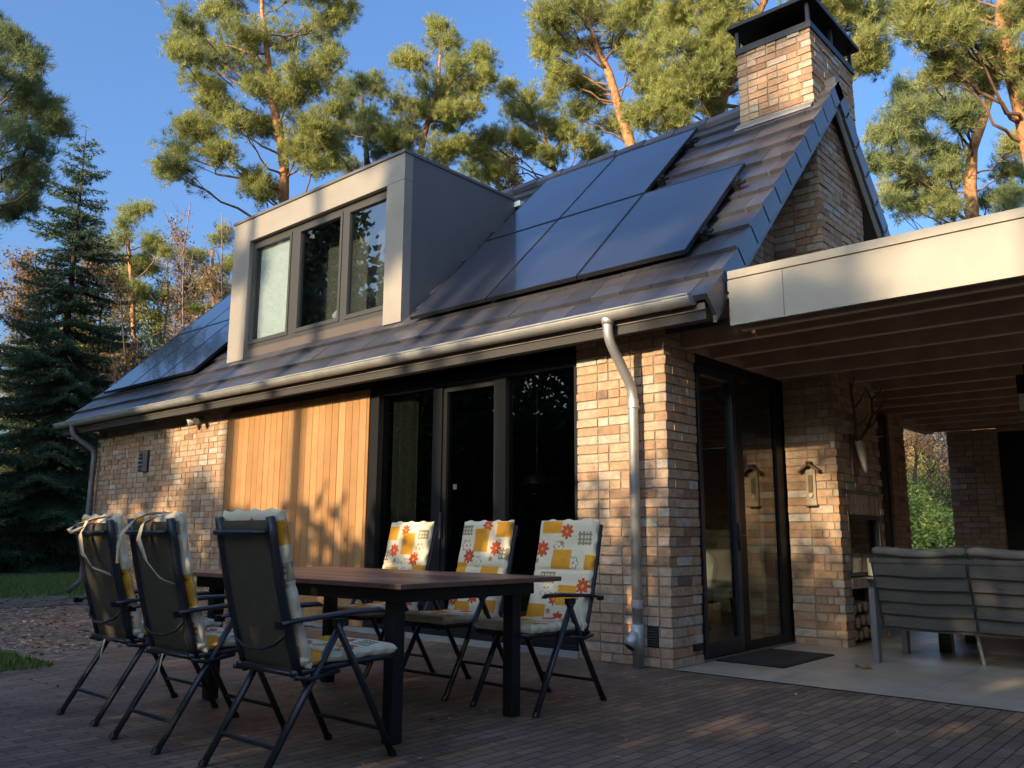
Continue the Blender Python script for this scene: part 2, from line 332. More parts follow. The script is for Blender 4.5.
# ---- fireplace inside the breast
fp=MB().box(cx1-.24,cx1-.20,cy0+fy0,cy0+fy1,.02,1.2).build('fireplace',M['soot_and_shade'],house)
f=MB(); ya,yb=cy0+fy0+.005,cy0+fy1-.005
f.box(cx1-.03,cx1+.006,ya,ya+.035,.625,1.19).box(cx1-.03,cx1+.006,yb-.035,yb,.625,1.19).box(cx1-.03,cx1+.006,ya+.035,yb-.035,1.155,1.19).box(cx1-.03,cx1+.006,ya+.035,yb-.035,.625,.655)
f.build('fire_frame',M['greyframe'],fp)
MB().box(cx1-.02,cx1-.012,ya+.035,yb-.035,.655,1.155).build('fire_glass',M['glass'],fp)
MB().box(cx1-.2,cx1-.03,ya,yb,.612,.624).box(cx1-.2,cx1-.03,ya,yb,.5,.512).build('hearth_plate',M['soot_and_shade'],fp)
for yy,zz,rr in [(2.47,.09,.055),(2.6,.08,.05),(2.73,.1,.065),(2.88,.085,.055),(3.0,.09,.05),(2.53,.2,.06),(2.68,.215,.055),(2.82,.21,.06),(2.96,.2,.05),(2.47,.32,.05),(2.6,.33,.05),(2.76,.335,.055),(2.91,.32,.05)]:
    lg=thing('firewood_log','split firewood log in the niche below the outdoor fireplace','firewood',(cx1-.11,yy,zz),0,'firewood logs stacked below the fireplace')
    MB().tube([(-.085,0,0),(.09,0,0)],rr*.95,7).build('bark',M['log'],lg)
    MB().tube([(.0901,0,0),(.094,0,0)],rr*.85,7).build('cut_end',M['logend'],lg)
# ---- timber cladding
mb=MB(); x=-6.5; pw=.1215
while x<-3.68:
    mb.box(x,min(x+pw-.006,-3.665),.012+RS.normal(0,.001),.04,.05,2.53,RS.rand()); x+=pw
o=mb.build('timber_cladding',M['wood'],house); MB().box(-6.5,-3.66,.041,.3,0,SOF).build('backing',M['underlay'],o)
MB().box(-6.5,-3.66,.0,.04,.0,.045).build('base_flashing',M['verge'],o)
# ---- sliding door front
sd=MB(); 
for a,b,yy in ((-3.66,-3.53,.03),(-2.71,-2.58,.05),(-1.865,-1.735,.05),(-.925,-.872,.03)): sd.box(a,b,yy,.16,.09,2.44)
sd.box(-3.66,-.872,.03,.16,2.44,2.54).box(-3.66,-.872,.03,.16,.0,.09)
sdo=sd.build('sliding_door',M['frame'],house)
for a_,b_ in ((-3.53,-2.71),(-1.735,-.925)): MB().box(a_,b_,.10,.11,.09,2.44).build('pane',M['glass'],sdo)
sl_=MB().box(-2.58,-2.53,.07,.14,.09,2.44).box(-1.90,-1.865,.07,.14,.09,2.44).box(-2.53,-1.90,.07,.14,2.38,2.44).box(-2.53,-1.90,.07,.14,.09,.17).build('sash',M['frame'],sdo)
MB().box(-2.53,-1.90,.10,.11,.17,2.38).build('pane',M['glass'],sdo)
MB().box(-2.575,-2.555,.03,.05,.95,1.2).build('handle',M['greyframe'],sdo)
MB().box(-3.66,-.872,-.012,.03,.0,.05).build('threshold',M['verge'],sdo)
MB().box(-2.47,-2.42,.112,.116,1.42,1.47).build('sticker',M['white'],sdo)
cu=MB(); P=[]
for i in range(60): P.append((-3.5+.36*i/59,.22+.025*math.sin(i*1.1)))
V=[(a,b,.1) for a,b in P]+[(a,b,2.42) for a,b in P]; cu.add(V,[(i,i+1,61+i,60+i) for i in range(59)]); cu.build('curtain',M['curtain'],house)
# interior shell
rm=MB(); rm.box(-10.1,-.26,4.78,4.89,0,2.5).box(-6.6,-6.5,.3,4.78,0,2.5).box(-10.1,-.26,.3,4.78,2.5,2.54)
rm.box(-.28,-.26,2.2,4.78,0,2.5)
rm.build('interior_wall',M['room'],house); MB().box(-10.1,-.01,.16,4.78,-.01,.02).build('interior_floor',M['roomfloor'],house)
# ---- terrace door (side, x=0)
td=MB(); X0,X1=-.09,-.02
for a,b in ((.46,.52),(1.17,1.33),(2.03,2.185)): td.box(X0,X1,a,b,.0,2.5)
td.box(X0,X1,.52,1.17,2.42,2.5).box(X0,X1,1.33,2.03,2.42,2.5).box(X0,X1,.52,1.17,0,.03).box(X0,X1,1.33,2.03,0,.09)
tdo=td.build('terrace_door',M['frame'],house)
MB().box(X0+.01,X1+.012,.525,.575,.03,2.41).box(X0+.01,X1+.012,1.125,1.19,.03,2.41).box(X0+.01,X1+.012,.575,1.125,2.33,2.41).box(X0+.01,X1+.012,.575,1.125,.03,.15).build('door_leaf',M['blackgloss'],tdo,bevel=.004)
MB().box(-.05,-.042,.575,1.125,.15,2.33).build('pane',M['doorglass'],tdo)
MB().box(-.05,-.042,1.33,2.03,.09,2.42).build('pane',M['doorglass'],tdo)
h=MB().box(-.008,.008,1.15,1.18,.86,1.10); h.tube([(.0,1.165,.985),(.05,1.165,.985),(.055,1.155,.985),(.055,1.04,.985)],.011,8); h.build('handle',M['black'],tdo)
MB().box(-.2,.0,.46,2.19,2.5,2.56).build('door_lintel',M['beam'],house)
# ---- soffit and fascia under the eaves
MB().box(-10.9,.56,-.355,0,SOF,SOF+.02).box(-10.9,.56,-.355,-.34,SOF+.02,2.66).build('soffit',M['soffit'],house)
# ---- roof
RA=3.07
def rz(y): return RA+y
RO=thing('tmp','x','x'); bpy.data.objects.remove(RO)
yr=2.55; s2=math.sqrt(.5); gauge=.3477; rows=12
DX0,DX1,DY=-6.9,-3.36,.15
def tile(mb,xa,xb,s_low,front=True,tone=.5,thk=.040,extra=0):
    """one flat tile; s_low slope distance of lower edge from the eave"""
    sg=1 if front else -1
    def pt(x,s,h):
        # s along slope, h off-plane height
        y=-.40+s*s2; z=RA-.40+s*s2; y+= -h*s2; z+= h*s2
        return (x,y if front else 2*yr-y,z)
    lo,hi=s_low,s_low+gauge+.03
    j=RS.normal(0,.0018)
    A=[pt(xa,lo,-.012),pt(xb,lo,-.012),pt(xb,hi,-.04),pt(xa,hi,-.04),pt(xa,lo,thk-.012+j),pt(xb,lo,thk-.012+j+extra),pt(xb,hi,-.012+extra),pt(xa,hi,-.012)]
    mb.add(A,MB.BF if front else [q[::-1] for q in MB.BF],tone)
mb=MB()
for r in range(rows):
    off=.15 if r%2 else 0; x=-10.95+off; s=r*gauge
    if off: tile(mb,-10.95,-10.95+off-.004,s,True,RS.rand())
    while x<.49:
        xb=min(x+.30,.49); xm=(x+xb)/2; ym=-.4+(s+.17)*s2
        if not (DX0+.02<xm<DX1-.02 and ym>DY+.1 and ym<2.2) and not (cx0-.02<xm<cx1 and ym>cy0):
            tile(mb,x,xb-.004,s,True,RS.rand())
        x=xb
for r in range(rows):
    s=r*gauge; x=-10.95
    while x<.49:
        xb=min(x+.6,.49); xm=(x+xb)/2; ym=2*yr-(-.4+(s+.17)*s2)
        if not (cx0-.02<xm<cx1 and ym<cy1): tile(mb,x,xb-.004,s,False,RS.rand())
        x=xb
roof=mb.build('roof',M['tile'],house)
# verge tiles with the down-turned side
mb=MB()
for r in range(rows):
  for front in (True,False):
    s=r*gauge; t=RS.rand(); tile(mb,.49,.6,s,front,t,thk=.045)
    def pt(x,s_,h):
        y=-.40+s_*s2-h*s2; z=RA-.40+s_*s2+h*s2; return (x,y if front else 2*yr-y,z)
    lo,hi=s-.012,s+gauge+.01
    A=[pt(.592,lo,-.15),pt(.622,lo,-.15),pt(.622,hi,-.175),pt(.592,hi,-.175),pt(.592,lo,.038),pt(.622,lo,.038),pt(.622,hi,.006),pt(.592,hi,.006)]
    mb.add(A,MB.BF if front else [q[::-1] for q in MB.BF],t)
mb.build('verge_tiles',M['tile'],roof)
mb=MB()
x=-10.95
while x<cx0-.3:
    mb.tube([(x,yr,yr+RA+.0),(x+.43,yr,yr+RA+.012)],[.085,.095],10,tone=RS.rand()); x+=.42
mb.tube([(x,yr,yr+RA),(cx0-.01,yr,yr+RA+.01)],[.085,.09],10)
mb.build('ridge_tiles',M['tile'],roof)
MB().tube([(cx1+.005,yr,yr+RA),(.61,yr,yr+RA+.01)],[.06,.065],8).build('ridge_end_tile',M['tile'],roof)
# verge boards, under-deck
def raker(mb,x0,x1,h0,h1,ya,yb,front=True):
    P=[]
    for y,h in ((ya,h0),(yb,h0),(yb,h1),(ya,h1)):
        P.append((y if front else 2*yr-y,RA+y+h))
    mb.prism(P if front else P[::-1],0,x0,x1)
mb=MB()
for fr in (True,False): raker(mb,.560,.588,-.31,-.07,-.24,yr+(.0 if fr else -.001),fr)
mb.build('verge_board',M['verge'],roof)
mb=MB()
for fr in (True,False):
    for xa,xb in ((.487,.558),): raker(mb,xa,xb,-.20,-.05,-.34,yr-.001,fr)
    raker(mb,-.01,.486,-.20,-.05,-.34,cy0-.001,fr)
    raker(mb,DX1+.01,cx0-.01,-.2,-.05,-.34,yr-.001,fr); raker(mb,cx0-.009,-.011,-.2,-.05,-.34,cy0-.001 if fr else 1.7,fr)
    if fr:
        raker(mb,DX0-.01,DX1+.009,-.2,-.05,-.34,DY+.02,fr); raker(mb,DX0-.01,DX1+.009,-.2,-.05,2.25,yr-.001,fr)
    else: raker(mb,DX0-.01,DX1+.009,-.2,-.05,-.34,yr-.001,fr)
    raker(mb,-10.93,DX0-.011,-.2,-.05,-.34,yr-.001,fr)
mb.build('roof_deck',M['underlay'],roof)
# left gable wall
mb=MB(); bricks(mb,(-10.37,5.1),(0,-1),(-1,0),5.1,2.55,5.4,clip=lambda u,z: z<gz(5.1-u)-.1)
wall('end_gable_wall',mb,MB().prism([(0,2.56),(5.1,2.56),(5.1,2.9),(2.55,5.3),(0,2.9)],0,-10.36,-10.1))
# lead flashing at the chimney foot
f=MB(); zc=RA+cy0; 
f.prism([(cy0-.09,zc-.05),(cy0-.008,zc+.03),(cy0-.008,zc+.05),(cy0-.09,zc-.03)],0,cx0-.03,cx1)
f.build('flashing',mat('lead',(.17,.16,.155),.6,noise=(8,.2)),roof)
# ---- gutter and pipes
def gutter(x0,x1,y,z,r=.068,t=.004):
    mb=MB(); seg=12; V=[]; n=28
    for i in range(n+1):
        x=x0+(x1-x0)*i/n
        for rr in (r,r-t):
            for k in range(seg+1):
                a=math.pi+math.pi*k/seg; V.append((x,y+rr*math.cos(a),z+rr*math.sin(a)+.004*math.sin(i*1.7)*.3))
    S=2*(seg+1); f=[]
    for i in range(n):
        for k in range(seg):
            a=i*S+k; f.append((a,a+1,a+S+1,a+S)); a+=seg+1; f.append((a,a+S,a+S+1,a+1))
        a=i*S; f.append((a,a+S,a+S+seg+1,a+seg+1)); a=i*S+seg; f.append((a,a+seg+1,a+S+seg+1,a+S))
    for i in (0,n):
        a=i*S; f.append(tuple(a+k for k in range(seg+1)))
    mb.add(V,f); mb.tube([(x0,y-r,z+.002),(x1,y-r,z+.002)],.010,8); return mb
gt=gutter(-10.95,.5,-.42,2.695).build('gutter',M['zinc'],house,smooth=False)
for i in range(16):
    gb=MB(); x=-10.5+i*.72
    P=[(x,-.42+.072*math.cos(math.pi+math.pi*k/10),2.695+.072*math.sin(math.pi+math.pi*k/10)) for k in range(11)]
    for k in range(10):
        a,b=P[k],P[k+1]; gb.add([(x-.014,a[1],a[2]),(x+.014,a[1],a[2]),(x+.014,b[1],b[2]),(x-.014,b[1],b[2])],[(0,1,2,3)])
    gb.build('gutter_bracket',M['zinc'],gt)
def pipe(name,pts,r=.04):
    P=[np.array(p,float) for p in pts]; out=[P[0]]
    for i in range(1,len(P)-1):
        a=P[i]+(P[i-1]-P[i])/np.linalg.norm(P[i-1]-P[i])*.09; b=P[i]+(P[i+1]-P[i])/np.linalg.norm(P[i+1]-P[i])*.09
        for t in np.linspace(0,1,6): out.append((1-t)**2*a+2*t*(1-t)*P[i]+t*t*b)
    out.append(P[-1]); return MB().tube(out,r,16).build(name,M['zinc'],house,smooth=True)
dp=pipe('downpipe',[(-.25,-.42,2.63),(-.25,-.42,2.50),(-.242,-.10,2.13),(-.24,-.10,.0)])
MB().tube([(-.25,-.42,2.66),(-.25,-.42,2.60)],[.055,.044],14).build('outlet',M['zinc'],dp,smooth=True)
for z in (1.99,.44): MB().tube([(-.24,-.10,z),(-.24,-.10,z+.06)],.0455,16).build('pipe_sleeve',M['zinc'],dp,smooth=False)
m_=MB(); m_.tube([(-.24,-.10,1.98),(-.24,-.10,1.995)],.05,16).box(-.248,-.232,-.05,-.0,1.98,1.995)
m_.build('pipe_clamp',M['zinc'],dp)
lc=MB(); lc.tube([(-.24,-.10,.10),(-.24,-.10,.32)],.050,16).tube([(-.24,-.10,.27),(-.262,-.145,.20),(-.272,-.17,.16)],[.045,.048,.050],16); lc.build('leaf_trap',M['zinc'],dp,smooth=True)
MB().tube([(-.272,-.17,.16),(-.2735,-.1735,.156)],.042,16).build('trap_shade_disc',M['soot_and_shade'],dp)  # dark disc painted as the shade inside the trap mouth
_z=M['zinc']; M['zinc']=mat('dark_zinc',(.17,.17,.17),.5,metal=.5,noise=(6,.15))
dp2=pipe('downpipe',[(-10.35,-.42,2.63),(-10.35,-.42,2.50),(-10.24,-.10,2.26),(-10.28,-.10,.28),(-10.45,-.22,.12)],.042)
MB().tube([(-10.35,-.42,2.66),(-10.35,-.42,2.60)],[.055,.044],12).build('outlet',M['zinc'],dp2)
m_=MB(); m_.tube([(-10.27,-.10,1.0),(-10.27,-.10,1.05)],.048,12); m_.build('pipe_sleeve',M['zinc'],dp2); M['zinc']=_z
# ---- dormer
DZ0,DZ1=3.26,5.215
dm=MB(); ox0,ox1,oz0,oz1=-6.50,-3.66,3.40,4.90
F0,F1=DY,DY+.12
dm.box(DX0,ox0,F0,F1,DZ0,DZ1).box(ox1,DX1,F0,F1,DZ0,oz1-.0).box(ox0,ox1,F0,F1,oz1,DZ1).box(ox1,DX1,F0,F1,oz1+.004,DZ1)
dor=dm.build('dormer',M['taupe'],house)
MB().box(ox0,ox1,F0+.06,F1,DZ0-.02,oz0).build('apron',mat('brown_apron',(.085,.065,.055),.7,noise=(4,.1)),dor)
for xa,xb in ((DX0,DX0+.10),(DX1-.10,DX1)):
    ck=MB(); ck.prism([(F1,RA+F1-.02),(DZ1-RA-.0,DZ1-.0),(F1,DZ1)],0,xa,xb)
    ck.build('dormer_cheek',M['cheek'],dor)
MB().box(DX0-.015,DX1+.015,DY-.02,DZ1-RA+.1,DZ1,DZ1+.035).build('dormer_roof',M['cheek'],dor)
MB().box(DX1+.0,DX1+.10,2.0,2.12,5.13,5.20).build('rain_spout',M['white'],dor)
wy0,wy1=DY+.07,DY+.13
wf=MB().box(ox0,ox1,wy0,wy1,oz1-.06,oz1).box(ox0,ox1,wy0,wy1,oz0,oz0+.07)
for a,b in ((ox0,ox0+.03),(-5.60,-5.44),(-4.54,-4.44),(ox1-.03,ox1)): wf.box(a,b,wy0,wy1,oz0+.07,oz1-.06)
wfo=wf.build('dormer_window',M['greyframe'],dor)
sash=MB()
for a,b in ((ox0+.03,-5.60),(-5.44,-4.54),(-4.44,ox1-.03)):
    sash.box(a,a+.04,wy0-.012,wy1-.01,oz0+.07,oz1-.06).box(b-.04,b,wy0-.012,wy1-.01,oz0+.07,oz1-.06).box(a+.04,b-.04,wy0-.012,wy1-.01,oz0+.07,oz0+.12).box(a+.04,b-.04,wy0-.012,wy1-.01,oz1-.11,oz1-.06)
# (sash rails flattened into the frame part)
me=sash.build('window_sash',M['greyframe'],dor)
for a,b in ((ox0+.07,-5.64),(-5.40,-4.58),(-4.40,ox1-.07)):
    p_=MB().box(a,b,wy0+.02,wy0+.028,oz0+.12,oz1-.11).build('dormer_pane',M['glass_up'],dor)
MB().box(ox0+.1,-5.58,wy0+.06,wy0+.065,oz0+.1,oz1-.08).build('roller_blind',M['blind'],dor)
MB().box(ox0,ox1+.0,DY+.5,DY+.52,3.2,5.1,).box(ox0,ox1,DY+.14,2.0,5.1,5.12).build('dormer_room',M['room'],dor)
MB().tube([(-4.75,.34,3.52),(-4.75,.34,3.60),(-4.75,.34,3.66)],[.035,.06,.015],10).build('bedside_lamp',M['white'],dor)
# ---- canopy
can=thing('canopy','flat roofed terrace canopy with cream fascia and dark timber beams','canopy',(0,0,0))
CY=-.15; CX1=6.5
fa=MB().box(.650,1.062,CY,CY+.03,2.50,2.845).box(1.066,3.0,CY,CY+.03,2.50,2.845).box(3.004,CX1,CY,CY+.03,2.50,2.845)
fa.build('fascia',M['fascia'],can); MB().box(.648,CX1,CY-.012,CY+.05,2.850,2.91).build('roof_trim',M['fascia'],can)
MB().box(.640,.652,CY+.001,7.6,2.76,2.84).build('inner_upstand',M['verge'],can)
MB().box(.655,CX1,CY+.05,7.6,2.86,2.89).build('roof_sheet',M['underlay'],can)
MB().box(.0,CX1,CY+.035,7.6,2.72,2.75).build('ceiling_board',M['ceil'],can)
for y in [.02,.30,.80,1.40,2.04,2.70,3.36,3.98,4.60,5.22,5.84,6.46,7.05]:
    if y<.1: b=MB().box(.66,CX1,y-.035,y+.035,2.50,2.72)
    elif cy0-.05<y<cy1: b=MB().box(cx1+.002,CX1,y-.035,y+.035,2.50,2.72)
    else: b=MB().box(.002,CX1,y-.035,y+.035,2.50,2.72)
    bo=b.build('beam',M['beam'],can); MB().box((.665 if y<.1 else .02) if not(cy0-.05<y<cy1) else cx1+.004,CX1,y-.033,y+.033,2.492,2.4995).build('lit_edge',M['beamlight'],bo)  # thin strip under each beam, coloured as if lit
MB().box(-.12,.0,5.9,7.24,2.44,2.72).build('edge_beam',M['beam'],can)
MB().box(-.1,.655,-.0,.001,2.56,2.6).build('end_board',M['underlay'],can)
# far wall of the terrace with its doorway
MB().box(-.02,6.4,7.26,7.30,2.47,2.86).build('rear_fascia',M['beam'],can)
MB().box(-.10,-.006,3.40,5.87,2.555,2.86).build('wall_plate',M['beam'],can)
fwl=thing('rear_terrace_wall','brown brick wall at the far end of the covered terrace','wall',(0,7.24,0))
mb=MB(); bricks(mb,(.165,0),(1,0),(0,-1),.62,0,2.46,start=(0,.11)); bricks(mb,(1.95,0),(1,0),(0,-1),4.5,0,2.46)
bricks(mb,(.165,0),(0,1),(-1,0),.6,0,2.46,start=(.11,0))
mb.build('brickwork',M['brick'],fwl); MB().box(.171,.779,.006,.55,-.02,2.46).box(1.955,6.4,.006,.3,-.02,2.46).build('mortar_core',M['mortar'],fwl)
MB().box(.785,1.95,.10,.14,0,2.42).build('door',M['black'],fwl); MB().box(.785,1.95,.02,.10,2.42,2.50).build('lintel',M['beam'],fwl)
# support post far right keeps the canopy up
pw_=thing('canopy_pier','brick pier carrying the far right corner of the canopy','pier',(6.0,.1,0)); mb=MB(); bricks(mb,(0,0),(1,0),(0,-1),.44,0,2.5,end=(0,.11)); bricks(mb,(.0,.0),(0,1),(-1,0),.44,0,2.5,start=(.11,0)); mb.build('brickwork',M['brick'],pw_); MB().box(.006,.434,.006,.44,0,2.5).build('mortar_core',M['mortar'],pw_)
# ------------------------------------------------------------------ solar panels
def solar(x0,x1,y0,y1,label,group):
    t=thing('solar_panel',label,'solar panel',(x0,y0,3.22+y0),0,group)
    w_=x1-x0; L_=(y1-y0)*math.sqrt(2); ang=R(45)
    def P(a,s,h): return (a,s*s2-h*s2,s*s2+h*s2)
    def bx(mb,a0,a1,s0,s1,h0,h1):
        mb.add([P(a0,s0,h0),P(a1,s0,h0),P(a1,s1,h0),P(a0,s1,h0),P(a0,s0,h1),P(a1,s0,h1),P(a1,s1,h1),P(a0,s1,h1)],MB.BF)
    f=MB(); bx(f,0,w_,0,.014,-.035,.002); bx(f,0,w_,L_-.014,L_,-.035,.002); bx(f,0,.014,.014,L_-.014,-.035,.002); bx(f,w_-.014,w_,.014,L_-.014,-.035,.002)
    f.build('panel_frame',M['panelframe'],t)
    g=MB(); bx(g,.014,w_-.014,.014,L_-.014,-.012,0); g.build('cell_sheet',M['panel'],t)
    return t
cols=[(-.865,.215),(-1.955,-.875),(-3.045,-1.965)]
G='black solar panels on the front roof slope'
nm=['nearest the roof verge','middle one','next to the dormer']
for i,(a,b) in enumerate(cols): solar(a,b,.0,1.135,'black solar panel, lower row right of the dormer, '+nm[i],G)
for i,(a,b) in enumerate(cols[1:]): solar(a,b,1.15,2.285,'black solar panel, upper row right of the dormer, '+['nearer the chimney','next to the dormer'][i],G)
for r_ in range(2):
    for i in range(3):
        a=-10.37+i*.95; solar(a,a+.94,r_*1.15,r_*1.15+1.135,'black solar panel left of the dormer, %s row, %s'%(['lower','upper'][r_],['at the far left edge','middle one','closest to the dormer'][i]),G)
# mounting rails with clamps
def rail(x0,x1,y,label):
    t=thing('mounting_rail',label,'mounting rail',(x0,y,RA+y+.04)); L_=x1-x0
    MB().obox((L_/2,0,.02),(L_/2,0,0),(0,.012,.012),(0,-.03,.03)).build('rail',M['black'],t)
    c=MB(); c.obox((L_+.0,-.03,.06),(.014,0,0),(0,.02,.02),(0,-.014,.014)).obox((L_+.03,-.02,.045),(.03,0,0),(0,.014,.014),(0,-.008,.008)); c.obox((L_,-.045,.085),(.004,0,0),(0,.006,.0),(0,-.014,.03)); c.build('end_clamp',M['black'],t)
rail(-3.04,.27,.27,'rail clamp under the lower right solar panels, near their bottom edge')
rail(-3.04,.27,.90,'rail clamp under the lower right solar panels, near their top edge')
rail(-3.04,-.80,1.42,'rail clamp under the upper solar panels, near their bottom edge')
rail(-3.04,-.80,2.05,'rail clamp under the upper solar panels, near the ridge')
# ------------------------------------------------------------------ wall fixtures
wl=thing('wall_lamp','small dark louvred wall lamp on the left brick wall','wall lamp',(-8.66,0,2.02))
MB().box(-.075,.075,-.035,0,-.16,.16).build('back_plate',M['blackgloss'],wl,bevel=.008)
f=MB(); 
for k in range(5): f.box(-.07,.07,-.10,-.036,.105-k*.055,.118-k*.055)
f.box(-.072,-.06,-.10,-.036,-.15,.15).box(.06,.072,-.10,-.036,-.15,.15); f.build('louvre',mat('lamp_louvre',(.30,.30,.31),.45,metal=.4),wl)
sp=thing('security_light','small twin spotlight under the gutter above the brick wall','spotlight',(-7.12,-.02,2.50))
MB().tube([(0,0,0),(0,-.06,-.01)],.03,10).build('mount',M['black'],sp)
for s_ in (-1,1): MB().tube([(s_*.06,-.05,-.01),(s_*.11,-.15,-.05)],[.028,.05],12).build('lamp_head',M['white'] if s_<0 else M['greyframe'],sp)
vg=thing('air_vent','black louvred air grille low on the corner pier','air vent',(-.165,0,.235))
MB().box(-.05,.05,-.006,.0,-.085,.085).build('grille_frame',M['black'],vg); f=MB()
for k in range(8): f.obox((0,-.009,-.07+k*.02),(.043,0,0),(0,.004,.003),(0,-.001,.003))
f.build('slat',M['greyframe'],vg)
wt=thing('wall_socket','small black outdoor socket low beside the terrace door','socket',(0,.34,.135)); MB().box(0,.045,-.045,.045,-.025,.025).build('socket_box',M['black'],wt,bevel=.006); MB().box(.045,.05,-.03,.03,-.015,.018).build('socket_flap',M['blackgloss'],wt)
# house-shaped ornament on the chimney breast
od=thing('wall_ornament','narrow house shaped wooden ornament hanging on the sunlit chimney breast','wall ornament',(.245,2.19,1.28))
WO=mat('weathered_wood',(.30,.24,.17),.8,noise=(14,.25),bump=(40,.3))
MB().box(-.045,.045,-.03,-.004,0,.33).build('backboard',WO,od)
r_=MB(); r_.obox((-.04,-.045,.355),(.06,0,.045),(0,.045,0),(-.006,0,.008)).obox((.04,-.045,.355),(.06,0,-.045),(0,.045,0),(.006,0,.008)); r_.build('roof',M['log'],od)
MB().box(-.06,.06,-.06,-.004,-.012,0).box(-.02,.02,-.045,-.031,.12,.28).build('shelf',M['log'],od)
MB().tube([(0,-.031,.09),(0,-.05,.09)],.02,10).build('perch',M['bone'],od)
# skull with antlers
an=thing('antler_trophy','deer skull with branching antlers on the fireplace wall','antlers',(.49,2.62,1.72))
MB().tube([(.04,0,.20),(.07,0,.15),(.085,0,.07),(.10,0,-.03),(.11,0,-.10),(.112,0,-.125)],[.02,.055,.048,.032,.026,.012],12,flat=(1.0,.8)).build('skull',M['bone'],an,smooth=True)
MB().obox((.012,0,.05),(.01,0,0),(0,.08,0),(0,0,.2)).build('shield',M['log'],an,bevel=.01)
for s_ in (-1,1):
    a=MB(); pth=[(.06,s_*.03,.19),(.10,s_*.14,.30),(.13,s_*.26,.46),(.12,s_*.28,.62),(.09,s_*.20,.74)]; a.tube(pth,[.02,.018,.015,.012,.005],8)
    for q,d in ((1,(.13,s_*-.02,.10)),(2,(.13,s_*.04,.12)),(3,(.08,s_*.12,.10))):
        p0=np.array(pth[q]); a.tube([p0,p0+np.array(d)*.6,p0+np.array(d)+[0,0,.05]],[.012,.009,.003],7)
    a.build('antler',M['antler'],an,smooth=True)
cn=thing('candle','thick cream pillar candle on the fireplace ledge','candle',(cx1+.06,2.80,.612))
MB().tube([(0,0,.012),(0,0,.17),(0,0,.175)],[.048,.048,.04],18).build('wax',M['candle'],cn,smooth=False); MB().tube([(0,0,0),(0,0,.012)],.06,18).build('dish',M['greyframe'],cn); MB().tube([(0,0,.175),(0,0,.19)],.003,6).build('wick',M['soot_and_shade'],cn)
MB().box(cx1-.02,cx1+.125,2.70,2.90,.594,.611).build('candle_ledge',M['verge'],house)
hl=thing('hanging_lantern','black pendant lantern with white glass hanging from the canopy beams','pendant lamp',(1.95,2.9,2.10))
MB().tube([(0,0,.32),(0,0,.64)],.006,6).build('cord',M['black'],hl)
MB().box(-.06,.06,-.06,.06,.15,.32).build('lamp_cap',M['black'],hl,bevel=.005); MB().box(-.052,.052,-.052,.052,.0,.15).build('lamp_glass',mat('frosted_glass',(.62,.58,.52),.35),hl,bevel=.006)
dmt=thing('doormat','dark rectangular coir doormat in front of the glazed terrace door','doormat',(.30,1.12,.004)); MB().box(-.27,.27,-.48,.48,0,.012).build('coir',M['mat'],dmt); MB().box(-.285,-.271,-.495,.495,0,.010).box(.271,.285,-.495,.495,0,.010).box(-.27,.27,-.495,-.481,0,.01).box(-.27,.27,.481,.495,0,.01).build('rubber_edge',M['black'],dmt)
# ------------------------------------------------------------------ indoor furniture glimpsed through the door
it=thing('indoor_table','low round pale table glimpsed inside behind the glazed door','table',(-1.25,2.95,.02))
MB().tube([(0,0,.40),(0,0,.425)],.38,28).build('tabletop',M['white'],it)
for k in range(3):
    a=k*2.1; MB().tube([(.26*math.cos(a),.26*math.sin(a),0),(.2*math.cos(a),.2*math.sin(a),.4)],.014,8).build('leg',M['black'],it)
ic=thing('indoor_armchair','pale shell armchair glimpsed inside behind the glazed door','armchair',(-1.15,2.25,.02),R(200))
mb=MB(); n=14; V=[]
for j in range(7):
    for i in range(n+1):
        a=R(-100+200*i/n); rr=.27+.04*j/6; V.append((rr*math.sin(a),-rr*math.cos(a)*.9,.44+.40*j/6*(1-.45*abs(math.sin(a))**3)))
mb.add(V,[(j*(n+1)+i,j*(n+1)+i+1,(j+1)*(n+1)+i+1,(j+1)*(n+1)+i) for j in range(6) for i in range(n)])
o=mb.build('shell_back',M['white'],ic,smooth=True); md=o.modifiers.new('thick','SOLIDIFY'); md.thickness=.03
MB().tube([(0,0,.40),(0,0,.45)],.27,20).build('seat',M['white'],ic)
for a in (45,135,225,315): MB().tube([(.15*math.cos(R(a)),.15*math.sin(R(a)),.4),(.26*math.cos(R(a)),.26*math.sin(R(a)),0)],.014,8).build('leg',M['black'],ic)
# ------------------------------------------------------------------ garden table
gtb=thing('garden_table','large dark hardwood garden table on black legs between the chairs','table',(-.65,-2.47,0))
x0,x1,y0,y1=-1.07,1.07,-.60,.60; mb=MB()
mb.box(x0,x0+.085,y0,y1,.725,.750,.5); mb.box(x1-.085,x1,y0,y1,.725,.750,.55)
ny=11; pw=(y1-y0)/ny
for i in range(ny):
    for xa,xb in ((x0+.088,-.36),(-.357,.36),(.363,x1-.088)): mb.box(xa,xb,y0+i*pw+.002,y0+(i+1)*pw-.002,.726,.750,RS.rand())
mb.build('tabletop',M['tabletop'],gtb,bevel=.003)
MB().box(x0+.12,x1-.12,y0+.10,y0+.135,.655,.724).box(x0+.12,x1-.12,y1-.135,y1-.10,.655,.724).box(x0+.12,x0+.155,y0+.135,y1-.135,.655,.724).box(x1-.155,x1-.12,y0+.135,y1-.135,.655,.724).build('apron_frame',M['black'],gtb)
for xx in (-.80,.86):
    for yy in (-.445,.415): MB().box(xx-.036,xx+.036,yy-.036,yy+.036,0,.655).build('leg',M['black'],gtb,bevel=.006)
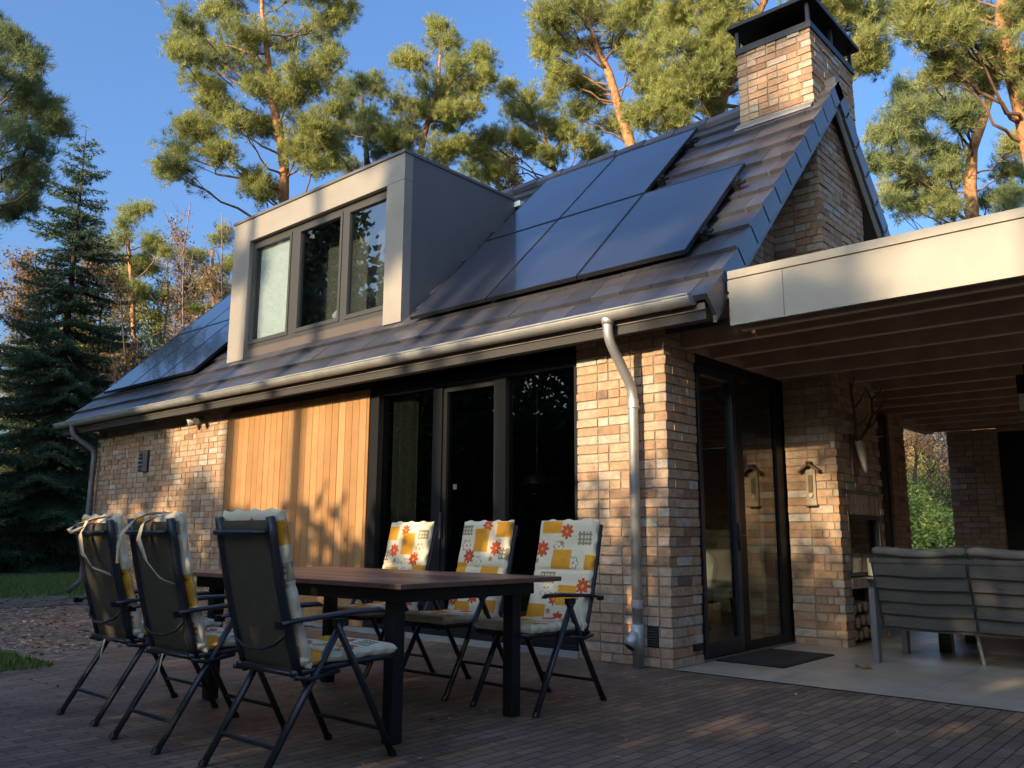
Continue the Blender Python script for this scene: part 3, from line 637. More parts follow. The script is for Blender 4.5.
# ------------------------------------------------------------------ patterned cushions
def pattern(u,h,var):
    """u 0..1 across, h metres up the cushion -> rgb"""
    base=np.array([.74,.62,.42]); org=np.array([.76,.32,.03]); red=np.array([.58,.085,.035]); tan=np.array([.40,.33,.20]); br=np.array([.42,.26,.10])
    X=u*.45; Y=h
    if var=='D': X=.45-X; Y=(h+.03); var='B'
    if var=='A':
        sq=[(.27,.40,.585,.64),(.17,.30,.36,.46),(-.01,.045,.36,.43),(.09,.21,.14,.24),(.30,.45,.02,.12)]; ck=[(.02,.13,.50,.585),(.26,.38,.26,.33)]
        fl=[(.215,.585,.05),(.40,.475,.055),(.045,.255,.05),(.24,.17,.045),(.19,.05,.05)]; of=[(.27,.49),(.14,.39),(.32,.20)]
    elif var=='B':
        sq=[(.01,.11,.56,.64),(.19,.30,.455,.59),(.055,.19,.265,.34),(.35,.46,.23,.36),(.02,.12,.03,.12),(.25,.36,.02,.1)]; ck=[(.34,.44,.56,.63),(.0,.06,.40,.48)]
        fl=[(.20,.625,.045),(.105,.475,.052),(.335,.415,.052),(.22,.15,.05),(.40,.12,.045)]; of=[(.25,.38),(.38,.49),(.1,.2)]
    else:
        sq=[(.02,.13,.36,.46),(.22,.33,.22,.31),(.03,.12,.06,.14),(.34,.44,.05,.13)]; ck=[(.31,.42,.36,.45),(.12,.2,.2,.27)]
        fl=[(.22,.41,.05),(.10,.25,.05),(.39,.28,.05),(.23,.09,.055)]; of=[(.18,.33),(.3,.15)]
    for a,b,c,d in sq:
        if a-.008<X<b+.012 and c-.008<Y<d+.012: return org*(.85 if (int(X*160)+int(Y*160))%3==0 else 1)
    for a,b,r in fl:
        dx,dy=X-a,Y-b; rr=math.hypot(dx,dy); an_=math.atan2(dy,dx)
        if rr<.011: return org
        if rr<r*(.58+.42*abs(math.cos(an_*4))): return red
        if math.hypot(X-a-.03,Y-b+.075)<.016: return br
    for a,b,c,d in ck:
        if a<X<b and c<Y<d: return tan*.75 if (int(X*75)%2==0 or int(Y*75)%2==0) else base
    for a,b in of:
        rr=math.hypot(X-a,Y-b); an_=math.atan2(Y-b,X-a); R_=.04*(.6+.4*abs(math.cos(an_*3)))
        if abs(rr-R_)<.0035: return tan*.8
        if rr<.007: return red
    return base
CM=bpy.data.materials.new('floral_cushion_fabric'); CM.use_nodes=True; n=CM.node_tree.nodes; L=CM.node_tree.links
a=n.new('ShaderNodeAttribute'); a.attribute_name='pat'; L.new(a.outputs['Color'],n['Principled BSDF'].inputs['Base Color']); n['Principled BSDF'].inputs['Roughness'].default_value=.9; n['Principled BSDF'].inputs['Specular IOR Level'].default_value=.2
nz=n.new('ShaderNodeTexNoise'); nz.inputs['Scale'].default_value=28; nz.inputs['Detail'].default_value=3; bp=n.new('ShaderNodeBump'); bp.inputs['Strength'].default_value=.5; bp.inputs['Distance'].default_value=.01
tcn=n.new('ShaderNodeTexCoord'); L.new(tcn.outputs['Object'],nz.inputs[0]); L.new(nz.outputs[0],bp.inputs['Height']); L.new(bp.outputs[0],n['Principled BSDF'].inputs['Normal'])
def cushion_mesh(name,frame,W,H,T,var,nu=64,nh=110,seed=1):
    """frame(u,h,t)->xyz. closed pillow with puffed front and back"""
    rs=np.random.RandomState(seed); V=[];F=[];C=[]
    ph=rs.rand(6)*6.28
    def thick(a,b):
        ea=min(a,1-a)*W; eb=min(b,1-b)*H; e=min(ea,eb); k=min(1,e/.035); k=math.sqrt(max(0,1-(1-k)**2))
        wv=.08*math.sin(a*9+ph[0])+.10*math.sin(b*17+ph[1])+.06*math.sin(b*31+a*7+ph[2])
        cr=-.35*math.exp(-((b-.52)/.018)**2)   # fold line
        return T*.5*k*(1+wv+cr)+.002
    for side in (1,-1):
        for j in range(nh+1):
            for i in range(nu+1):
                a,b=i/nu,j/nh; edge=.006*math.sin(b*40+ph[3])*(1 if i in(0,nu) else 0); te=.008*math.sin(a*22+ph[4])*(1 if j==nh else 0)
                V.append(frame((a-.5)*W+edge,b*H+te,side*thick(a,b)))
    N=(nu+1)*(nh+1)
    for s_ in range(2):
        for j in range(nh):
            for i in range(nu):
                k=s_*N+j*(nu+1)+i; q=(k,k+1,k+nu+2,k+nu+1); F.append(q if s_==0 else q[::-1])
                C.append(pattern((i+.5)/nu,(j+.5)/nh*H,var) if s_==0 or True else None)
    ring=[i for i in range(nu+1)]+[j*(nu+1)+nu for j in range(1,nh+1)]+[nh*(nu+1)+i for i in range(nu-1,-1,-1)]+[j*(nu+1) for j in range(nh-1,0,-1)]
    for k in range(len(ring)):
        p,q=ring[k],ring[(k+1)%len(ring)]; F.append((q,p,p+N,q+N)); C.append(np.array([.6,.5,.35]))
    me=bpy.data.meshes.new(name); me.from_pydata([tuple(map(float,v)) for v in V],[],F); me.materials.append(CM)
    at_=me.attributes.new('pat','FLOAT_COLOR','CORNER'); cc=[]
    for f_,c in zip(F,C): cc+= [c[0],c[1],c[2],1]*len(f_)
    at_.data.foreach_set('color',np.array(cc,np.float32)); me.polygons.foreach_set('use_smooth',[True]*len(me.polygons)); me.update()
    return me
def back_pt(h):  # centre line of the backrest: v,z
    t=(h-.0)/.66; return (-.165-.175*t-.012*math.sin(t*3.1), .40+.65*t)
def fr_back(u,h,t):
    v,z=back_pt(h); return (u, v+.045+t*.97, z+.02+t*.26)
def fr_seat(u,h,t): return (u,-.17+h, .452+.02*h+t+ (-.03*max(0,h-.45)))
CB={k:cushion_mesh('back_cushion',fr_back,.455,.665,.05,k,seed=i) for i,k in enumerate('ABD')}
CS=cushion_mesh('seat_cushion',fr_seat,.45,.52,.05,'C',seed=5,nh=80)
# ------------------------------------------------------------------ folding chairs
def make_chair(straps=True,var='B'):
    t=thing('folding_chair','x','chair')
    for s_ in (-1,1):
        u=s_*.235
        MB().tube([(u,.335,0),(u,.17,.30),(u,-.005,.598)],.0165,10,flat=(1.25,.8)).build('leg',M['blackgloss'],t,smooth=True)
        MB().tube([(u-s_*.02,-.335,0),(u-s_*.02,-.15,.30),(u-s_*.005,.03,.60)],.0165,10,flat=(1.25,.8)).build('leg',M['blackgloss'],t,smooth=True)
        ar=MB().tube([(u,-.285,.612),(u,-.2,.622),(u,.10,.640),(u,.23,.640),(u,.262,.632)],[.016,.02,.024,.022,.012],12,flat=(1.15,.55)).build('armrest',M['blackgloss'],t,smooth=True)
        MB().obox((u,-.285,.606),(.012,0,0),(0,.02,0),(0,0,.014)).build('hinge',M['black'],t)
        MB().obox((u,.015,.60),(.014,0,0),(0,.035,0),(0,0,.016)).build('hinge',M['black'],t)
    P=[back_pt(h) for h in (-.02,.1,.25,.4,.55,.655)]
    bf=MB()
    for s_ in (-1,1): bf.tube([(s_*.2,v,z) for v,z in P],.0175,10,flat=(1,1.35))
    v,z=back_pt(.60); bf.tube([(-.2,v-.028,z-.01),(-.1,v-.04,z-.012),(.1,v-.04,z-.012),(.2,v-.028,z-.01)],.011,8)
    v,z=back_pt(.17); bf.tube([(-.195,v-.012,z),(-.15,v-.03,z-.045),(-.06,v-.04,z-.07),(.06,v-.04,z-.07),(.15,v-.03,z-.045),(.195,v-.012,z)],.007,8)
    bf.build('back_frame',M['blackgloss'],t,smooth=True)
    fb=MB(); hs=[i/14*.64 for i in range(15)]; V=[]
    for h in hs:
        v,z=back_pt(h)
        for i in range(9): u=-.195+.39*i/8; V.append((u,v-.012*(1-(u/.2)**2),z))
    fb.add(V,[(j*9+i,j*9+i+1,(j+1)*9+i+1,(j+1)*9+i) for j in range(14) for i in range(8)])
    o=fb.build('back_fabric',M['textilene'],t,smooth=True); md=o.modifiers.new('thick','SOLIDIFY'); md.thickness=.004; md.offset=0
    sf=MB()
    for s_ in (-1,1): sf.tube([(s_*.205,-.20,.405),(s_*.205,.30,.432),(s_*.205,.335,.425)],.015,10)
    sf.tube([(-.205,.335,.425),(.205,.335,.425)],.014,10).tube([(-.205,-.19,.403),(.205,-.19,.403)],.012,8)
    sf.tube([(-.235,-.20,.395),(-.235,-.13,.38),(-.235,.02,.40)],.010,8).tube([(.235,-.20,.395),(.235,-.13,.38),(.235,.02,.40)],.010,8)
    sf.build('seat_frame',M['blackgloss'],t,smooth=True)
    MB().box(-.2,.2,-.185,.325,.412,.418).build('seat_fabric',M['textilene'],t)
    MB().tube([(-.235,.266,.125),(.235,.266,.125)],.010,8).build('stretcher',M['blackgloss'],t)
    MB().tube([(-.216,-.258,.125),(.216,-.258,.125)],.010,8).build('stretcher',M['blackgloss'],t)
    for s_ in (-1,1):
        for p_ in ([(s_*.235,.337,.0),(s_*.235,.325,.022)],[(s_*.215,-.337,0),(s_*.215,-.325,.022)]): MB().tube(p_,.0195,10).build('foot_cap',M['black'],t)
    o=bpy.data.objects.new('back_cushion',CB[var]); COL.objects.link(o); o.parent=t
    if straps:
        def ribbon(pts,w_=.012):
            st=MB(); w_=w_*1.5; P=[np.array(p,float) for p in pts]; V=[]
            for i,p in enumerate(P):
                a=R(30*math.sin(i*1.3)); V+= [p+np.array([w_*math.cos(a),0,w_*math.sin(a)]),p-np.array([w_*math.cos(a),0,w_*math.sin(a)])]
            st.add(V,[(2*i,2*i+1,2*i+3,2*i+2) for i in range(len(P)-1)]); o2=st.build('tie_strap',M['strap'],o,smooth=True); md=o2.modifiers.new('thick','SOLIDIFY'); md.thickness=.003
        v,z=back_pt(.66)
        if straps==1:
            ribbon([(.12,v+.03,z+.025),(.03,v-.03,z+.02),(-.06,v-.05,z-.01),(-.17,v-.05,z-.07),(-.2,v-.055,z-.14),(-.2,v-.05,z-.22)])
            ribbon([(.10,v-.02,z+.01),(.03,v-.05,z-.03),(.02,v-.06,z-.10),(.08,v-.045,z-.20),(.16,v-.02,z-.27),(.215,v+.03,z-.31)],.014)
        else:
            ribbon([(.15,v+.03,z+.02),(.05,v-.03,z+.0),(-.08,v-.06,z-.03),(-.15,v-.07,z-.06),(-.09,v-.08,z-.07),(.02,v-.06,z-.04)],.012)
            ribbon([(.04,v-.05,z-.01),(-.01,v-.06,z-.08),(.04,v-.06,z-.18),(.12,v-.04,z-.25),(.2,v+.03,z-.29)],.013)
        ribbon([(-.05,-.2,.40),(-.055,-.21,.33),(-.045,-.22,.27)],.005)
    o=bpy.data.objects.new('seat_cushion',CS); COL.objects.link(o); o.parent=t
    return t
GC='black folding garden chairs with floral cushions'
def place(t,x,y,deg,label):
    t.location=(x,y,0); t.rotation_euler=(0,0,R(deg)); tag(t,label,'chair',GC)
c0=make_chair(0,'D'); place(c0,.152,-3.395,0,'folding chair closest to the camera, dark fabric back, third from the left')
c1=make_chair(1,'B'); place(c1,-.625,-3.43,0,'folding chair seen from behind with a long cream tie hanging, second from the left')
c2=make_chair(2,'B'); place(c2,-1.41,-3.37,0,'leftmost folding chair seen from behind, cream tie knotted at its top, by the mulch bed')
c3=make_chair(0,'A'); place(c3,.098,-1.665,180,'folding chair facing left of the downpipe, whole floral cushion visible in shade')
c4=make_chair(0,'B'); place(c4,-.613,-1.66,180,'folding chair behind the table in front of the glass, middle of the three facing us')
c5=make_chair(0,'D'); place(c5,-1.40,-1.66,180,'folding chair behind the table nearest the timber cladding, sunlit cushion top')
# ------------------------------------------------------------------ lounge sofa (seen from behind) and low table
sf_=thing('lounge_sofa','dark grey outdoor lounge sofa with strap back, seen from behind','sofa',(0,0,0))
def B_(name,m,*bx,bev=.006):
    mb=MB()
    for b in bx: mb.box(*b)
    return mb.build(name,m,sf_,bevel=bev)
SX0,SX1=.965,3.2
B_('arm_leg',M['cheek'],(SX0-.0,SX0+.05,1.42,1.50,0,.585)); B_('arm_leg',M['cheek'],(SX0,SX0+.05,2.14,2.22,0,.585)); B_('armrest',M['cheek'],(SX0,SX0+.05,1.50,2.14,.545,.585))
B_('arm_leg',M['cheek'],(SX1,SX1+.05,1.42,1.50,0,.585)); B_('arm_leg',M['cheek'],(SX1,SX1+.05,2.14,2.22,0,.585)); B_('armrest',M['cheek'],(SX1,SX1+.05,1.50,2.14,.545,.585))
yb,yt=1.60,1.40; zb_,zt=.27,.80
def bk(t): return yb+(yt-yb)*t, zb_+(zt-zb_)*t
fr=MB(); xs=[1.02,1.715,2.43,3.15]
for z in (0,1): y_,z_=bk(z); fr.box(1.0,3.18,y_-.018,y_+.018,z_-.018,z_+.018)
for x in xs: 
    fr.tube([(x,bk(0)[0],bk(0)[1]),(x,bk(1)[0],bk(1)[1])],.016,6)
fr.box(1.0,3.18,2.1,2.14,.25,.29); 
for x in xs: fr.box(x-.015,x+.015,1.6,2.1,.25,.285)
fr.build('frame',M['lounge'],sf_)
sb=MB()
for i in range(3):
    for k in range(5):
        t0=.03+k*.19; t1=t0+.185; (ya,za),(yb2,zb2)=bk(t0),bk(t1); xa,xb=xs[i]+.012,xs[i+1]-.012; tl=.012+RS.rand()*.012
        for e in (0,):
            V=[]
            for (xx,w_) in ((xa,0),((xa+xb)/2,.01),(xb,0)): V+= [(xx,ya-.03-tl,za-w_-RS.rand()*.006),(xx,yb2-.012,zb2-w_+RS.rand()*.006)]
            sb.add(V,[(0,2,3,1),(2,4,5,3)])
o=sb.build('strap_slat',M['lounge'],sf_); md=o.modifiers.new('thick','SOLIDIFY'); md.thickness=.006
for i in range(3):
    mb=MB(); x0_,x1_=xs[i]-.005,xs[i+1]+.0; P=[]; n=10
    for j in range(6):
        for k in range(n+1):
            a=k/n; xx=x0_+(x1_-x0_)*a; t_=j/5; sag=.014*math.cos((a-.5)*math.pi*1.0)
            P.append((xx,1.56-.17*t_+.03*math.sin(math.pi*t_), .42+.425*min(1,t_*1.25)-(.028 if (a>.03 and a<.97) else .0)*(1-math.cos((a-.5)*6.2))*(-.3)-sag-.02*max(0,t_-.8)*5))
    mb.add(P,[(j*(n+1)+k,j*(n+1)+k+1,(j+1)*(n+1)+k+1,(j+1)*(n+1)+k) for j in range(5) for k in range(n)])
    o=mb.build('back_cushion',M['loungecush'],sf_,smooth=True); md=o.modifiers.new('thick','SOLIDIFY'); md.thickness=.08; md.offset=(-1 if True else 1); s_=o.modifiers.new('s','SUBSURF'); s_.levels=1; s_.render_levels=1
    MB().box(x0_+.01,x1_-.01,1.62,2.16,.30,.42).build('seat_cushion',M['loungecush'],sf_,bevel=.03)
o=MB().tube([(1.66,1.86,0),(1.63,1.84,.25)],.014,8).build('middle_leg',M['zinc'],sf_); MB().tube([(2.45,1.86,0),(2.42,1.84,.25)],.014,8).build('middle_leg',M['zinc'],sf_)
lt=thing('lounge_table','low dark block legged coffee table beyond the lounge sofa','coffee table',(1.6,2.95,0))
for xx in (-.38,.55):
    for yy in (-.42,.42): MB().box(xx-.05,xx+.05,yy-.05,yy+.05,0,.26).build('leg',M['black'],lt)
MB().box(-.46,.63,-.5,.5,.262,.30).build('tabletop',M['blackgloss'],lt,bevel=.005)
ls=thing('lounge_bench','low grey lounge bench facing the sofa across the terrace','bench',(1.75,4.3,0))
for xx in (-.8,.9):
    for yy in (-.3,.3): MB().box(xx-.03,xx+.03,yy-.03,yy+.03,0,.26).build('leg',M['cheek'],ls)
MB().box(-.86,.96,-.36,.36,.262,.31).build('frame',M['cheek'],ls); MB().box(-.84,.94,-.34,.34,.312,.43).build('seat_cushion',M['loungecush'],ls,bevel=.03)
MB().obox((.05,.33,.62),(.88,0,0),(0,.05,.01),(0,.05,.20)).build('back_cushion',M['loungecush'],ls,bevel=.04)
# ------------------------------------------------------------------ loose litter
def scatter(name,N,xr,yr_,z,size,m,label=None,keep=None,kind='stuff'):
    T=[];to=[]
    while len(T)<N:
        x=RS.uniform(*xr); y=RS.uniform(*yr_)
        if keep and not keep(x,y): continue
        a=RS.rand()*6.28; l=size*RS.uniform(.4,1.4); w_=l*RS.uniform(.25,.6); d=np.array([math.cos(a),math.sin(a),RS.normal(0,.12)]); e=np.array([-d[1],d[0],RS.normal(0,.2)])
        c=np.array([x,y,z+RS.rand()*l*.3]); T.append([c-d*l/2,c+e*w_/2,c+d*l/2]); T.append([c-d*l/2,c+d*l/2,c-e*w_/2+np.array([0,0,.002])]); t=RS.rand(); to+=[t,t]
    o=tri_mesh(name,np.array(T),np.array(to),m); o['kind']=kind; return o
scatter('fallen_leaves',1100,(-4,8),(-5.2,0),.003,.026,M['litter'])
scatter('wood_chips',15000,(-9.3,-3.6),(-4.9,0),-.006,.055,mat('wood_chip',(0,0,0),.9,attr='tone',ramp=[(0,(.12,.08,.055)),(.5,(.26,.18,.12)),(.85,(.42,.31,.21)),(1,(.6,.48,.34))]),keep=lambda x,y:(x<-4.25 or (x<-3.7 and y<-2.9) ) and y>-3.0-(abs(x)-4.7)*.26)
scatter('dead_leaves',5000,(-11.5,-9.3),(-5,0),-.004,.06,M['litter'])
scatter('fallen_needles',2200,(-4,8),(-5.2,-.02),.003,.034,mat('dry_needle',(0,0,0),.8,attr='tone',ramp=[(0,(.10,.07,.05)),(.7,(.20,.14,.09)),(1,(.40,.33,.22))]))
for (x,y,s_) in ((.62,.55,.03),):
    t=thing('curled_leaf','curled brown oak leaf lying on the pale terrace floor','leaf',(1.03,1.02,.004)); m_=MB(); V=[]
    for i in range(9):
        a=i/8; wv=.03*math.sin(math.pi*a)*(1+.4*math.sin(i*3.1))
        V+= [(-.06+.12*a,-wv,.016+.012*math.sin(i)),(-.06+.12*a,0,.004+.006*math.sin(a*5)),(-.06+.12*a,wv,.02+.01*math.cos(i))]
    m_.add(V,[(3*i,3*i+1,3*i+4,3*i+3) for i in range(8)]+[(3*i+1,3*i+2,3*i+5,3*i+4) for i in range(8)]); m_.build('blade',M['autumn'],t); MB().tube([(.06,0,.008),(.085,.01,.004)],.0018,5).build('stalk',M['log'],t)
# grass blades
def grass(name,N,poly_test,xr,yr_,h=.06):
    n=0; c=[]
    while len(c)<N:
        x=RS.uniform(*xr); y=RS.uniform(*yr_)
        if poly_test(x,y): c.append((x,y))
    c=np.array(c); a=RS.rand(N)*6.28; H=h*RS.uniform(.5,1.3,N); wd=.006
    base=np.stack([c[:,0],c[:,1],np.full(N,-.012)],1); d=np.stack([np.cos(a),np.sin(a),np.zeros(N)],1); lean=RS.normal(0,.35,(N,2))*H[:,None]
    T=np.stack([base-d*wd*1.4,base+d*wd*1.4,base+np.stack([lean[:,0],lean[:,1],H],1)],1)
    o=tri_mesh(name,T,RS.rand(N),M['grassblade']); o['kind']='stuff'; return o
grass('grass',26000,lambda x,y:y<-3.02-(max(0,-x-4.7))*.26,(-7.5,-3.45),(-6.5,-3.0),.055)
grass('grass',30000,lambda x,y:True,(-19,-11.4),(-5,6),.09)
# ------------------------------------------------------------------ trees
def unit(v): return v/(np.linalg.norm(v,axis=-1,keepdims=True)+1e-9)
def needles(C,Dr,L,w,k,spread,rs):
    """k needles per tuft centre C along Dr"""
    n=len(C); c=np.repeat(C,k,0); d=np.repeat(Dr,k,0)+rs.normal(0,spread,(n*k,3)); d=unit(d); l=L*rs.uniform(.6,1.25,(n*k,1))
    s=unit(np.cross(d,rs.normal(0,1,(n*k,3))))*w; c=c+rs.normal(0,L*.18,(n*k,3))
    return np.stack([c-s,c+s,c+d*l],1)
def leaves(C,L,rs,k=1):
    n=len(C)*k; c=np.repeat(C,k,0)+rs.normal(0,L*.8,(n,3)); a=unit(rs.normal(0,1,(n,3))); b=unit(np.cross(a,rs.normal(0,1,(n,3)))); l=L*rs.uniform(.5,1.2,(n,1))
    T1=np.stack([c-a*l*.5,c+b*l*.3,c+a*l*.5],1); T2=np.stack([c-a*l*.5,c+a*l*.5,c-b*l*.3],1); return np.concatenate([T1,T2])
def bez(a,b,lift,rs,n=6,wob=.06):
    a=np.array(a);b=np.array(b); L=np.linalg.norm(b-a); m=(a+b)/2+np.array([0,0,lift*L]); out=[]
    for i in range(n+1):
        t=i/n; p=(1-t)**2*a+2*t*(1-t)*m+t*t*b
        if 0<i<n: p=p+rs.normal(0,wob*L*.35,3)
        out.append(p)
    return out
def pine(label,D,trunk,clouds,mat_leaf='pineneedle',bark='pinebark',seed=1,dens=1.0,flat=.62,depth=1.5,group='pines behind the house',ground=True,tuftL=.2,tone=(.5,.22),name='pine_tree',cat='pine tree'):
    rs=np.random.RandomState(seed); ppm=F_PX/D
    TP=[at(px,py,D) for px,py,r in trunk]; TR=[r/ppm for px,py,r in trunk]
    b=TP[0].copy(); 
    if ground:
        base=np.array([b[0]+(b[0]-TP[1][0])*.0,b[1],-.05]); TP=[base,(base+b)/2]+TP; TR=[TR[0]*1.35,TR[0]*1.15]+TR
    base=TP[0].copy(); t=thing(name,label,cat,tuple(base),0,group)
    tr=MB(); tr.tube([p-base for p in TP],TR,9); tr.build('trunk',M[bark],t,smooth=True)
    br=MB(); tw=MB(); tufts=[];dirs=[];tones=[]
    TPa=np.array(TP)
    # dense samples of the trunk
    S=[];SR=[]
    for i in range(len(TP)-1):
        for q in np.linspace(0,1,8,endpoint=False): S.append(TPa[i]*(1-q)+TPa[i+1]*q); SR.append(TR[i]*(1-q)+TR[i+1]*q)
    S.append(TPa[-1]);SR.append(TR[-1]); S=np.array(S)
    sat=[]
    for (px,py,r) in clouds:
        a_=rs.rand()*6.28; sat.append((px+math.cos(a_)*r*1.05,py+math.sin(a_)*r*.8,r*.62))
    for (px,py,r) in clouds+sat:
        dd=rs.uniform(-depth,depth); c=at(px,py,D+dd); rm=r/ppm*(D+dd)/D
        # attach below the cloud
        hd=np.linalg.norm(S[:,:2]-c[:2],axis=1); cost=np.abs(S[:,2]-(c[2]-.35*hd-.3))+.4*hd; i=int(np.argmin(cost)); st=S[i]
        L=np.linalg.norm(c-st); r0_=min(SR[i]*.32,.010+.009*L)
        P=bez(st,c,-.10+rs.normal(0,.05),rs,7); (br if (px,py,r) not in sat else MB()).tube([p-base for p in P],[r0_*(1-.8*k/7)+.006 for k in range(8)],6,cap=False)
        nt_=int((34+26*rm*rm/.25)*dens*.62); nt_=max(12,min(nt_,110))
        q=unit(rs.normal(0,1,(nt_,3)))*(rs.rand(nt_,1)**.55)*rs.uniform(.75,1.25,(nt_,1)); q*=np.array([rs.uniform(.8,1.25),rs.uniform(.8,1.25),rs.uniform(.36,.66)]); q=q+.16*np.sin(q[:,[1,2,0]]*7+rs.rand(3)*6); E=c+q*rm*1.02
        sub=max(3,int(nt_/9))
        ix=rs.choice(nt_,sub,replace=False)
        for k in ix:
            Q=bez(P[rs.randint(4,7)],E[k],.05,rs,3,.05); tw.tube([p-base for p in Q],[.011,.009,.007,.005],4,cap=False)
            for z in (0.55,.8): E=np.vstack([E,Q[-1]*z+Q[0]*(1-z)+rs.normal(0,.04,3)])
        dr=unit(E-(c-np.array([0,0,rm*.9]))); dr[:,2]+=.35
        tufts.append(E); dirs.append(unit(dr)); tn=np.clip(rs.normal(tone[0],tone[1]*.5)+rs.normal(0,tone[1]*.6,len(E)),0,1); tones.append(tn)
    C=np.concatenate(tufts)-base; Dr=np.concatenate(dirs); tn=np.concatenate(tones)
    k=24; 
    # each tuft: a puff of needle sprays
    C2=np.repeat(C,3,0)+rs.normal(0,tuftL*.6,(len(C)*3,3)); D2=np.repeat(Dr,3,0); t2=np.repeat(tn,3)
    T=needles(C2,D2,tuftL*.85,tuftL*.030,k,.75,rs); br.build('branch',M['branchbark'],t,smooth=True); 
    tw.build('twig',M['darkbark'],t)
    tri_mesh('crown',T,np.repeat(t2,k),M[mat_leaf],t)
    return t
G1='pines behind the house'
pine('tall pine with orange trunk and left reaching limb above the dormer',22,[(287,260,5.2),(284,205,5),(284,165,5),(279,132,4.6),(272,100,4),(268,60,3),(262,10,2),(262,-30,1.2)],
 [(215,58,22),(190,33,17),(240,30,24),(285,40,28),(320,25,20),(338,15,12),(200,80,16),(250,70,24),(300,70,24),(250,-15,26),(300,-10,26),(228,8,16),(205,137,20),(178,150,16),(218,110,20),(173,172,11),(186,126,14),(268,128,16),(255,178,13),(270,190,10),(303,128,26),(325,140,20),(309,92,24),(272,86,18),(235,122,14),(300,155,16),(178,45,10),(330,50,12),(222,150,10),(335,110,12),(318,165,10)],seed=3)
pine('round topped pine just right of the dormer roof corner',26,[(420,190,3),(419,160,3),(427,125,2.6),(438,92,2),(440,55,1.2)],
 [(440,43,13),(417,63,15),(403,60,9),(457,70,13),(483,60,12),(473,83,11),(430,87,19),(400,103,17),(447,97,16),(407,127,18),(450,127,18),(440,147,15),(467,113,11),(425,112,16),(485,74,7),(440,28,7),(395,140,14),(460,145,10),(425,168,12)],seed=4)
pine('dark dense pine crown behind the dormer roof',27,[(368,190,3),(366,150,2.5),(362,100,1.6)],
 [(373,80,12),(353,92,14),(360,117,19),(380,150,17),(345,130,16),(335,150,14),(372,130,15),(350,165,15),(388,170,12),(342,85,8),(395,165,12)],seed=5,mat_leaf='bluepine',bark='darkbark')
pine('low spreading pine left of the forked pine, over the solar panels',28,[(566,215,3),(558,180,2.6),(548,150,2),(540,118,1.3)],
 [(503,90,7),(527,97,12),(547,103,14),(513,113,12),(540,123,14),(567,130,14),(583,140,15),(500,133,11),(485,137,10),(487,157,13),(500,173,11),(530,150,12),(557,155,12),(600,150,12),(470,150,10),(590,160,10),(515,140,9)],seed=6)
pine('broad pine with forked orange trunk above the solar panels',24,[(640,185,6),(630,142,5.6),(618,104,4.8),(609,73,4),(596,45,2.6),(585,10,1.6)],
 [(540,14,16),(558,13,20),(558,36,16),(584,21,22),(610,16,22),(636,24,20),(584,46,15),(620,45,15),(555,68,12),(569,76,12),(584,88,13),(595,98,10),(657,55,15),(610,125,11),(600,-15,24),(560,-15,22),(640,-12,24),(645,-5,14),(632,62,9),(575,110,11),(545,52,8),(660,32,18)],seed=7)
pine('full bright pine directly behind the brick chimney',21,[(712,190,7),(716,120,6),(735,60,5),(765,0,3.4),(780,-40,2)],
 [(662,20,20),(688,12,26),(714,24,24),(678,44,20),(701,52,22),(722,57,18),(683,72,19),(704,80,20),(668,88,16),(660,108,15),(686,102,15),(644,118,13),(712,105,14),(727,85,14),(700,-15,28),(740,-20,28),(735,15,20),(850,18,20),(872,38,16),(830,-12,26),(868,62,10),(882,12,16),(800,-20,26),(650,75,10),(730,40,16),(855,45,14),(880,55,9),(670,125,10),(862,-8,20)],seed=8,dens=1.1)
pine('slender orange stemmed pine above the canopy fascia',20,[(975,250,6.5),(970,185,6),(972,150,5.2),(981,126,4.4),(991,93,3.6),(998,60,2.4),(1000,20,1.5)],
 [(894,111,14),(909,129,15),(888,135,12),(924,144,15),(900,162,15),(891,190,13),(918,180,14),(936,192,12),(954,114,14),(936,102,11),(966,105,11),(930,81,11),(990,198,14),(1008,171,11),(1017,150,10),(880,165,9),(940,160,12),(950,210,10),(915,205,9),(905,95,8),(985,70,12),(950,175,10),(1010,205,12)],mat_leaf='bluepine',seed=9,dens=.8,tone=(.6,.3))
pine('nearest pine with thick bare orange trunk at the right edge',14,[(1075,300,12),(1040,190,10.5),(1024,117,9),(1012,69,8),(1005,45,7.4),(1002,18,6.6),(1003,-10,5),(1000,-50,3)],
 [(921,12,14),(945,18,16),(966,33,14),(930,45,12),(960,60,14),(984,75,12),(975,9,14),(1017,18,13),(955,-15,20),(1010,-25,20),(905,-5,14),(940,70,10),(1020,60,10),(912,28,9),(990,50,9),(1035,90,16),(1040,40,20)],seed=10,dens=.75,depth=1.0,tuftL=.16,tone=(.5,.3))
pine('pine reaching in from the left edge above the spruce',18,[(-60,330,9),(-45,200,8),(-32,110,6),(-20,30,4),(-15,-40,2)],
 [(6,36,10),(19,53,14),(36,55,8),(6,72,13),(25,84,10),(16,106,15),(44,109,10),(9,131,14),(52,131,8),(31,144,11),(19,172,17),(43,176,11),(6,212,12),(-25,60,22),(-30,120,22),(-30,180,24),(-20,230,20),(-20,10,20),(30,205,8),(52,115,7)],mat_leaf='bluepine',seed=12,tone=(.45,.3),dens=.62)
pine('small rounded pine in the gap between spruce and bare birches',36,[(134,345,2.4),(132,290,2),(128,240,1.4)],
 [(125,222,11),(150,240,12),(113,248,13),(138,210,9),(130,262,15),(153,268,12),(165,252,8),(118,285,14),(145,295,14),(170,300,10)],seed=13,depth=2)
pine('pine half hidden behind the left end of the dormer',38,[(215,345,2.6),(214,290,2),(212,250,1.2)],
 [(200,255,12),(222,240,12),(215,275,14),(195,285,12),(228,290,12),(232,262,9),(205,310,12)],seed=14,depth=2,tone=(.6,.25))
